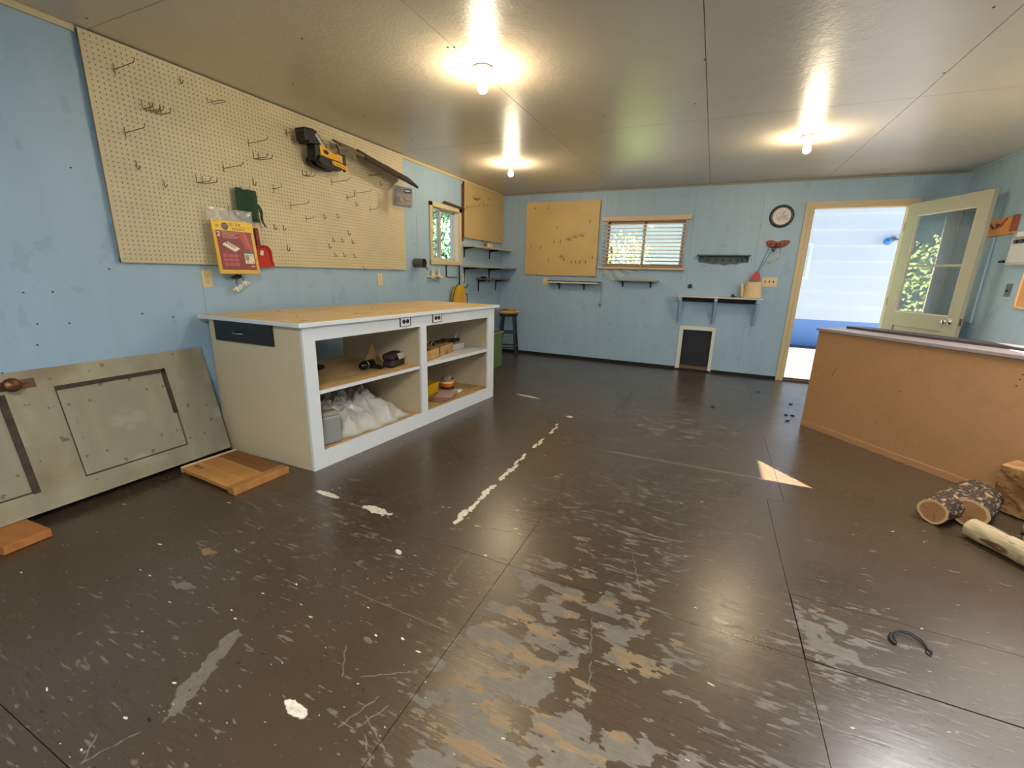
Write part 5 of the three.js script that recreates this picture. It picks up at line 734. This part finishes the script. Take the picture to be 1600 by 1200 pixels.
// ------------------------------------------------------------------ back wall: two ledges, peg shelf, clock, hanger, bracketed ledge
function ledge(label, x0, x1, y, depth, m, bx) { const s = thing('wall_ledge', label, 'shelf', [(x0 + x1) / 2, y, 0]); wpart(s, 'ledge_board', rbb(x0, y - 0.022, 0.001, x1, y, depth, 0.003), m); for (const x of bx) wpart(s, 'bracket', bracket(x, y - 0.022, 0.001, depth * 0.8, 0.085, 0, 1), M.blackMetal); return s; }
ledge('pale wall ledge under the golden tan pegboard', 0.83, 1.6, 1.148, 0.15, mat(0xc9bca4, 0.5), [0.98, 1.36]);
ledge('brown edged wall ledge below the blind', 1.84, 2.4, 1.207, 0.15, mat(0x9d927c, 0.5), [1.92, 2.3]);
{
  const d = one('dark_strip', rbb(0, 0, -0.03, 0.8, 0.012, 0.03, 0.003), M.dark, 'thin dark wood strip lying on the ledge under the golden pegboard', 'wood strip', [0.815, 1.148, 0.06]);
  const c = thing('pull_cord', 'thin grey cord hanging with a plug from the ledge end', 'cord', [1.62, 0.83, 0.03]); part(c, 'cord', tube([[0.02, 0.32, 0.02], [0.015, 0.2, 0], [0.008, 0.08, 0], [0, 0.02, 0]], 0.0028, 24, 6), mat(0x6f7470, 0.5)); part(c, 'plug', rbox(0.022, 0.034, 0.018, 0.005, 0, 0, 0), mat(0x5f6460, 0.5));
  // peg shelf with scalloped apron
  const s = thing('peg_shelf', 'grey painted wall shelf with scalloped apron and wooden pegs', 'shelf', [3.165, 1.42, 0]), gm = mat(0x4f5a58, 0.5);
  part(s, 'shelf_top', rbb(-0.315, 0.108, 0, 0.305, 0.124, 0.11, 0.004), gm);
  part(s, 'apron', ext(shape(smooth([[-0.29, 0.108], [-0.29, 0.035], [-0.26, 0.03], [-0.17, 0.02], [-0.11, 0.01], [-0.05, 0.018], [0, 0.0], [0.04, 0.0], [0.09, 0.018], [0.15, 0.012], [0.2, 0.028], [0.27, 0.034], [0.29, 0.035], [0.29, 0.108]], 90)), 0.016), gm);
  for (const x of [-0.285, 0.27]) part(s, 'end_bracket', ext(shape([[0, 0.108], [0.09, 0.108], [0.06, 0.075], [0.02, 0.05], [0, 0.04]]), 0.015).rotateY(-Math.PI / 2).translate(x + 0.015, 0, 0), gm);
  for (const x of [-0.16, -0.08, 0.0, 0.085, 0.165, 0.215]) part(s, 'peg', [rod([x, 0.052, 0.012], [x, 0.058, 0.05], 0.007, 10), sph(0.011, x, 0.059, 0.052, 1, 1, 0.8, 12)], mat(0x2a3030, 0.5));
  const kr = thing('key_ring', 'small ring of keys hanging on the leftmost shelf peg', 'keys', [2.97, 1.45, 0.05]); part(kr, 'ring', new THREE.TorusGeometry(0.016, 0.002, 6, 24), M.steel); for (const a of [-0.4, 0.2]) part(kr, 'key', rbox(0.012, 0.045, 0.003, 0.001, a * 0.03, -0.032, 0.004, 0, 0, a), M.steel);
  part(s, 'peg', [rod([-0.195, 0.052, 0.012], [-0.195, 0.058, 0.05], 0.007, 10), sph(0.011, -0.195, 0.059, 0.052, 1, 1, 0.8, 12)], mat(0x2a3030, 0.5));
  // clock
  const k = thing('wall_clock', 'round wall clock with dark rim and pale printed dial', 'clock', [3.736, 1.995, 0]);
  part(k, 'rim', lathe([[0.098, 0], [0.128, 0], [0.131, 0.012], [0.124, 0.03], [0.108, 0.036], [0.1, 0.028], [0.098, 0.02]], 56).rotateX(Math.PI / 2), mat(0x2a2b25, 0.35));
  const dial = canvasTex(512, 512, (g) => { g.fillStyle = '#d9cfc4'; g.fillRect(0, 0, 512, 512); g.fillStyle = '#5c4a52'; for (const [x, y, r] of [[120, 250, 12], [165, 275, 14], [210, 295, 16], [150, 330, 14], [185, 360, 16], [225, 385, 16], [110, 290, 9]]) { g.beginPath(); g.ellipse(x, y, r, r * 0.7, 0.6, 0, 7); g.fill(); } g.fillStyle = '#c89a4a'; g.beginPath(); g.arc(215, 165, 26, 0, 7); g.fill(); g.fillStyle = '#f2dca6'; g.beginPath(); g.arc(215, 160, 14, 0, 7); g.fill(); g.strokeStyle = '#7d7280'; g.lineWidth = 12; for (const [x, y, r, a] of [[350, 180, 60, 0.5], [330, 330, 55, 2.4], [395, 270, 40, 1.2]]) { g.beginPath(); g.arc(x, y, r, a, a + 4); g.stroke(); } g.fillStyle = '#8d8290'; for (let i = 0; i < 30; i++) { g.beginPath(); g.arc(290 + (i * 37) % 130, 250 + (i * 53) % 130, 7, 0, 7); g.fill(); } });
  part(k, 'dial', new THREE.CircleGeometry(0.101, 48).translate(0, 0, 0.016), mat(0xffffff, 0.5, { map: dial }));
  part(k, 'hands', [box(0.004, 0.07, 0.002, 0.015, 0.028, 0.02, 0, 0, -0.5), box(0.005, 0.05, 0.002, -0.012, -0.018, 0.0215, 0, 0, 2.3), cyl(0.005, 0.005, 0.004, 0, 0, 0.021, Math.PI / 2, 0, 0, 12)], M.black);
  part(k, 'glass_cover', new THREE.CircleGeometry(0.1, 48).translate(0, 0, 0.027), M.glass);
  // heart hanger with things on strings
  const h = thing('key_hanger', 'red orange double leaf shaped wooden key hanger beside the door', 'hanger', [3.74, 1.63, 0]), hm = mat(0xb8603a, 0.5, { map: T.oak }); hm.color.set(0xf08a5a);
  part(h, 'plaque', ext(shape(smooth([[-0.12, 0.06], [-0.11, 0.082], [-0.06, 0.086], [0, 0.07], [0.05, 0.086], [0.11, 0.086], [0.125, 0.07], [0.1, 0.03], [0.05, 0.006], [0, 0.01], [-0.05, 0.004], [-0.1, 0.025], [-0.12, 0.06]], 60)), 0.016, 0.003).translate(0, 0, 0.003), hm);
  for (const x of [-0.07, -0.02, 0.03, 0.07]) part(h, 'peg', rod([x, 0.04, 0.018], [x, 0.05, 0.045], 0.004, 8), M.black);
  const fs = thing('fly_swatter', 'red fly swatter hanging by its wire handle beside the bucket', 'fly swatter', [3.54, 1.24, 0.06]); part(fs, 'wire_handle', [tube([[0.03, 0.11, 0.0], [0.07, 0.24, -0.01], [0.12, 0.4, -0.02], [0.125, 0.43, -0.02]], 0.0025, 30, 6), tube([[0.04, 0.11, 0.0], [0.1, 0.24, -0.01], [0.165, 0.42, -0.02]], 0.002, 30, 6)], M.black); part(fs, 'paddle', ext(shape(smooth([[-0.055, 0], [0.055, 0.0], [0.06, 0.04], [0.045, 0.085], [0.02, 0.11], [0.0, 0.1], [-0.04, 0.035], [-0.055, 0]], 40)), 0.004, 0.001).translate(0.01, 0, 0), mat(0xb4403c, 0.5));
  const st = thing('string_loop', 'loops of white and black string hanging from the key hanger', 'string', [3.73, 1.45, 0.085]); part(st, 'black_loop', [tube([[0, 0.23, 0], [-0.035, 0.17, 0.0], [-0.03, 0.13, 0], [0.0, 0.2, 0], [0.015, 0.17, 0.005]], 0.006, 40, 6), tube([[0.01, 0.23, 0.0], [0.045, 0.17, 0.0], [0.04, 0.1, 0]], 0.003, 20, 6)], M.black); part(st, 'white_loop', [tube([[0.035, 0.12, 0], [-0.03, 0.06, 0.004], [-0.085, 0.03, 0.004], [-0.03, 0.02, 0.004], [0.01, 0.06, 0.004], [0.04, 0.11, 0]], 0.007, 40, 6)], mat(0xc6c0b0, 0.7));
  // ledge on three blue brackets
  const L = thing('bracket_ledge', 'white ledge on three blue wooden brackets above the pet door', 'shelf', [3.17, 0.63, 0]), bl = mat(0x9fb8cc, 0.45), ly = 1.025;
  wpart(L, 'ledge_board', rbb(2.69, ly - 0.02, 0.001, 3.665, ly, 0.25, 0.004), mat(0xc9c6b8, 0.45)); wpart(L, 'back_rail', rbb(2.7, ly - 0.085, 0.001, 3.63, ly - 0.02, 0.02, 0.003), mat(0x33262a, 0.6), 'dark unpainted rail');
  for (const x of [2.715, 3.145, 3.62]) { const b = wpart(L, 'bracket', [rbb(x - 0.02, 0.63, 0.001, x + 0.02, ly - 0.02, 0.03, 0.003), rbb(x - 0.019, ly - 0.06, 0.03, x + 0.019, ly - 0.02, 0.235, 0.003), rod([x, 0.66, 0.02], [x, ly - 0.03, 0.22], 0.02, 4)], bl); }
  const bk = thing('lamp_shade', 'cream cardboard drum shade lying tilted on the bracketed ledge', 'shade', [3.535, ly, 0.12]), cm = mat(0xd8bd8c, 0.7, { side: THREE.DoubleSide });
  part(bk, 'drum', [place(new THREE.CylinderGeometry(0.085, 0.11, 0.19, 40, 1, true), 0.01, 0.098, 0, 0, 0, 0.03), place(new THREE.CylinderGeometry(0.1, 0.1, 0.004, 40), 0.01, 0.008, 0)], cm); part(bk, 'side_flap', rbox(0.03, 0.16, 0.06, 0.006, -0.105, 0.085, -0.01, 0, 0, 0.12), cm); part(bk, 'top_disc', cyl(0.084, 0.084, 0.003, 0.007, 0.192, 0, 0, 0, 0.03, 40), cm);
  const sb = thing('rubber_stopper', 'small black rubber stopper lying on the bracketed ledge', 'stopper', [3.33, ly, 0.14]); part(sb, 'body', lathe([[0, 0], [0.022, 0], [0.024, 0.01], [0.016, 0.022], [0.018, 0.034], [0, 0.036]], 20), M.black); part(sb, 'stem', rod([0.015, 0.012, 0.0], [0.045, 0.01, 0.01], 0.006), M.black);
}
// ------------------------------------------------------------------ right wall: wavy sign board, fuse box, switch, framed cork, latch
{
  const b = thing('wooden_sign', 'orange wooden board with a red zigzag cut on the right wall', 'sign', [W, 1.69, 0.8], undefined, -Math.PI / 2), om = mat(0xffffff, 0.5, { map: woodTex([196, 120, 52], [226, 158, 84]) });
  // local x runs towards +z (right in the picture)
  part(b, 'board', rbb(-0.27, 0, 0, 0.265, 0.15, 0.014, 0.003), om);
  const zig = [[-0.15, 0.12], [-0.06, 0.065], [-0.01, 0.075], [-0.03, 0.105], [0.05, 0.08], [0.09, 0.12], [0.13, 0.142]];
  part(b, 'zigzag_rail', tube(zig.map(([x, y]) => [x, y, 0.016]), 0.009, 60, 6, false, 0.1), mat(0x8a3c22, 0.5)); part(b, 'end_blocks', [rbb(-0.28, 0.0, 0.0, -0.2, 0.155, 0.02, 0.003), rbb(0.2, 0.02, 0.0, 0.272, 0.155, 0.02, 0.003)], mat(0x8f4030, 0.5));
  const f = thing('fuse_box', 'grey metal fuse box at the edge of the right wall', 'fuse box', [W, 1.42, 1.31], undefined, -Math.PI / 2), gm = mat(0xb5aea2, 0.4);
  part(f, 'box_body', rbb(-0.13, 0, 0, 0.2, 0.22, 0.06, 0.006), gm); part(f, 'cover', rbb(-0.11, 0.02, 0.06, 0.18, 0.17, 0.068, 0.004), mat(0xc3bbb0, 0.4)); part(f, 'breaker', [rbb(-0.07, 0.175, 0.06, -0.03, 0.205, 0.075, 0.003), rbb(0.0, 0.175, 0.06, 0.05, 0.205, 0.075, 0.003)], M.black); part(f, 'hood', rbb(-0.12, 0.225, 0, 0.2, 0.27, 0.045, 0.006), M.white);
  const l = thing('wall_latch', 'small black lever latch on the right wall beside the fuse box', 'latch', [W, 1.465, 1.06], undefined, -Math.PI / 2); part(l, 'plate', rbox(0.03, 0.05, 0.02, 0.004, 0.03, 0.01, 0.01), gm); part(l, 'lever', rbox(0.07, 0.02, 0.02, 0.005, -0.03, -0.008, 0.02), M.black);
  const s = thing('wall_switch', 'dark grey switch plate on the right wall', 'switch', [W, 1.217, 1.21], undefined, -Math.PI / 2); part(s, 'cover_plate', rbox(0.078, 0.108, 0.006, 0.002, 0, 0, 0.003), mat(0x5c5a62, 0.45)); part(s, 'toggle', rbox(0.01, 0.02, 0.014, 0.002, -0.002, -0.005, 0.01), M.black);
  const c = thing('cork_board', 'wood framed cork board on the right wall cut by the picture edge', 'notice board', [W, 1.075, 1.55], undefined, -Math.PI / 2); part(c, 'cork', bb(-0.17, 0.012, 0, 0.17, 0.3, 0.008), mat(0xd59a5c, 0.8)); part(c, 'frame', [rbb(-0.185, 0, 0, 0.185, 0.02, 0.016), rbb(-0.185, 0.29, 0, 0.185, 0.31, 0.016), rbb(-0.185, 0, 0, -0.165, 0.31, 0.016), rbb(0.165, 0, 0, 0.185, 0.31, 0.016)], mat(0xe0b884, 0.5));
}
// ------------------------------------------------------------------ hatch pull and crumbs on the floor
{
  const a = onFloor(1392, 992), b = onFloor(1455, 1024), m = onFloor(1425, 990), h = thing('hatch_pull', 'bent black wire handle lying on the floor hatch', 'handle', [a.x, 0.0015, a.z]);
  const P = (px, py, y) => { const q = onFloor(px, py); return [q.x, y, q.z]; };
  wpart(h, 'wire_arc', [tube([P(1401, 1006, 0.005), P(1396, 998, 0.012), P(1403, 993, 0.016), P(1420, 996, 0.014), P(1437, 1006, 0.01), P(1452, 1019, 0.005)], 0.0026, 40, 6), tube([P(1394, 1000, 0.004), P(1392, 994, 0.01), P(1402, 990, 0.013), P(1420, 992, 0.012), P(1440, 1004, 0.008), P(1456, 1024, 0.004)], 0.0026, 40, 6)], M.black); wpart(h, 'strap_end', [tube([P(1392, 992, 0.005), P(1390, 1000, 0.007), P(1398, 1008, 0.004)], 0.006, 20, 6)], mat(0x1c1814, 0.6));
  wpart(h, 'wire_eye', tube([P(1447, 1013, 0.004), P(1456, 1020, 0.004), P(1454, 1026, 0.004), P(1447, 1021, 0.004)], 0.0022, 24, 6, true), M.black);
  const bits = [[1185, 613], [1236, 632], [1228, 649], [1238, 650], [1230, 658], [1095, 560], [1114, 636]];
  for (const [x, y] of bits) { const q = onFloor(x, y), g = new THREE.IcosahedronGeometry(0.011, 1), p = g.attributes.position; for (let i = 0; i < p.count; i++) { const n = 0.7 + 0.6 * vn(p.getX(i) * 300 + x, p.getZ(i) * 300 + p.getY(i) * 200); p.setXYZ(i, p.getX(i) * n * 1.7, p.getY(i) * 0.5 * n, p.getZ(i) * n); } g.computeVertexNormals(); one('dirt_crumb', g, mat(0x2c2620, 0.9), 'small dark clod of dirt on the floor near the doorway', 'dirt', [q.x, 0.005, q.z], 'clods of dirt by the doorway'); }
}
// ------------------------------------------------------------------ hand over
scene.traverse((o) => { if (o.isMesh) { o.castShadow = true; o.receiveShadow = true; } });
renderer.render(scene, camera);
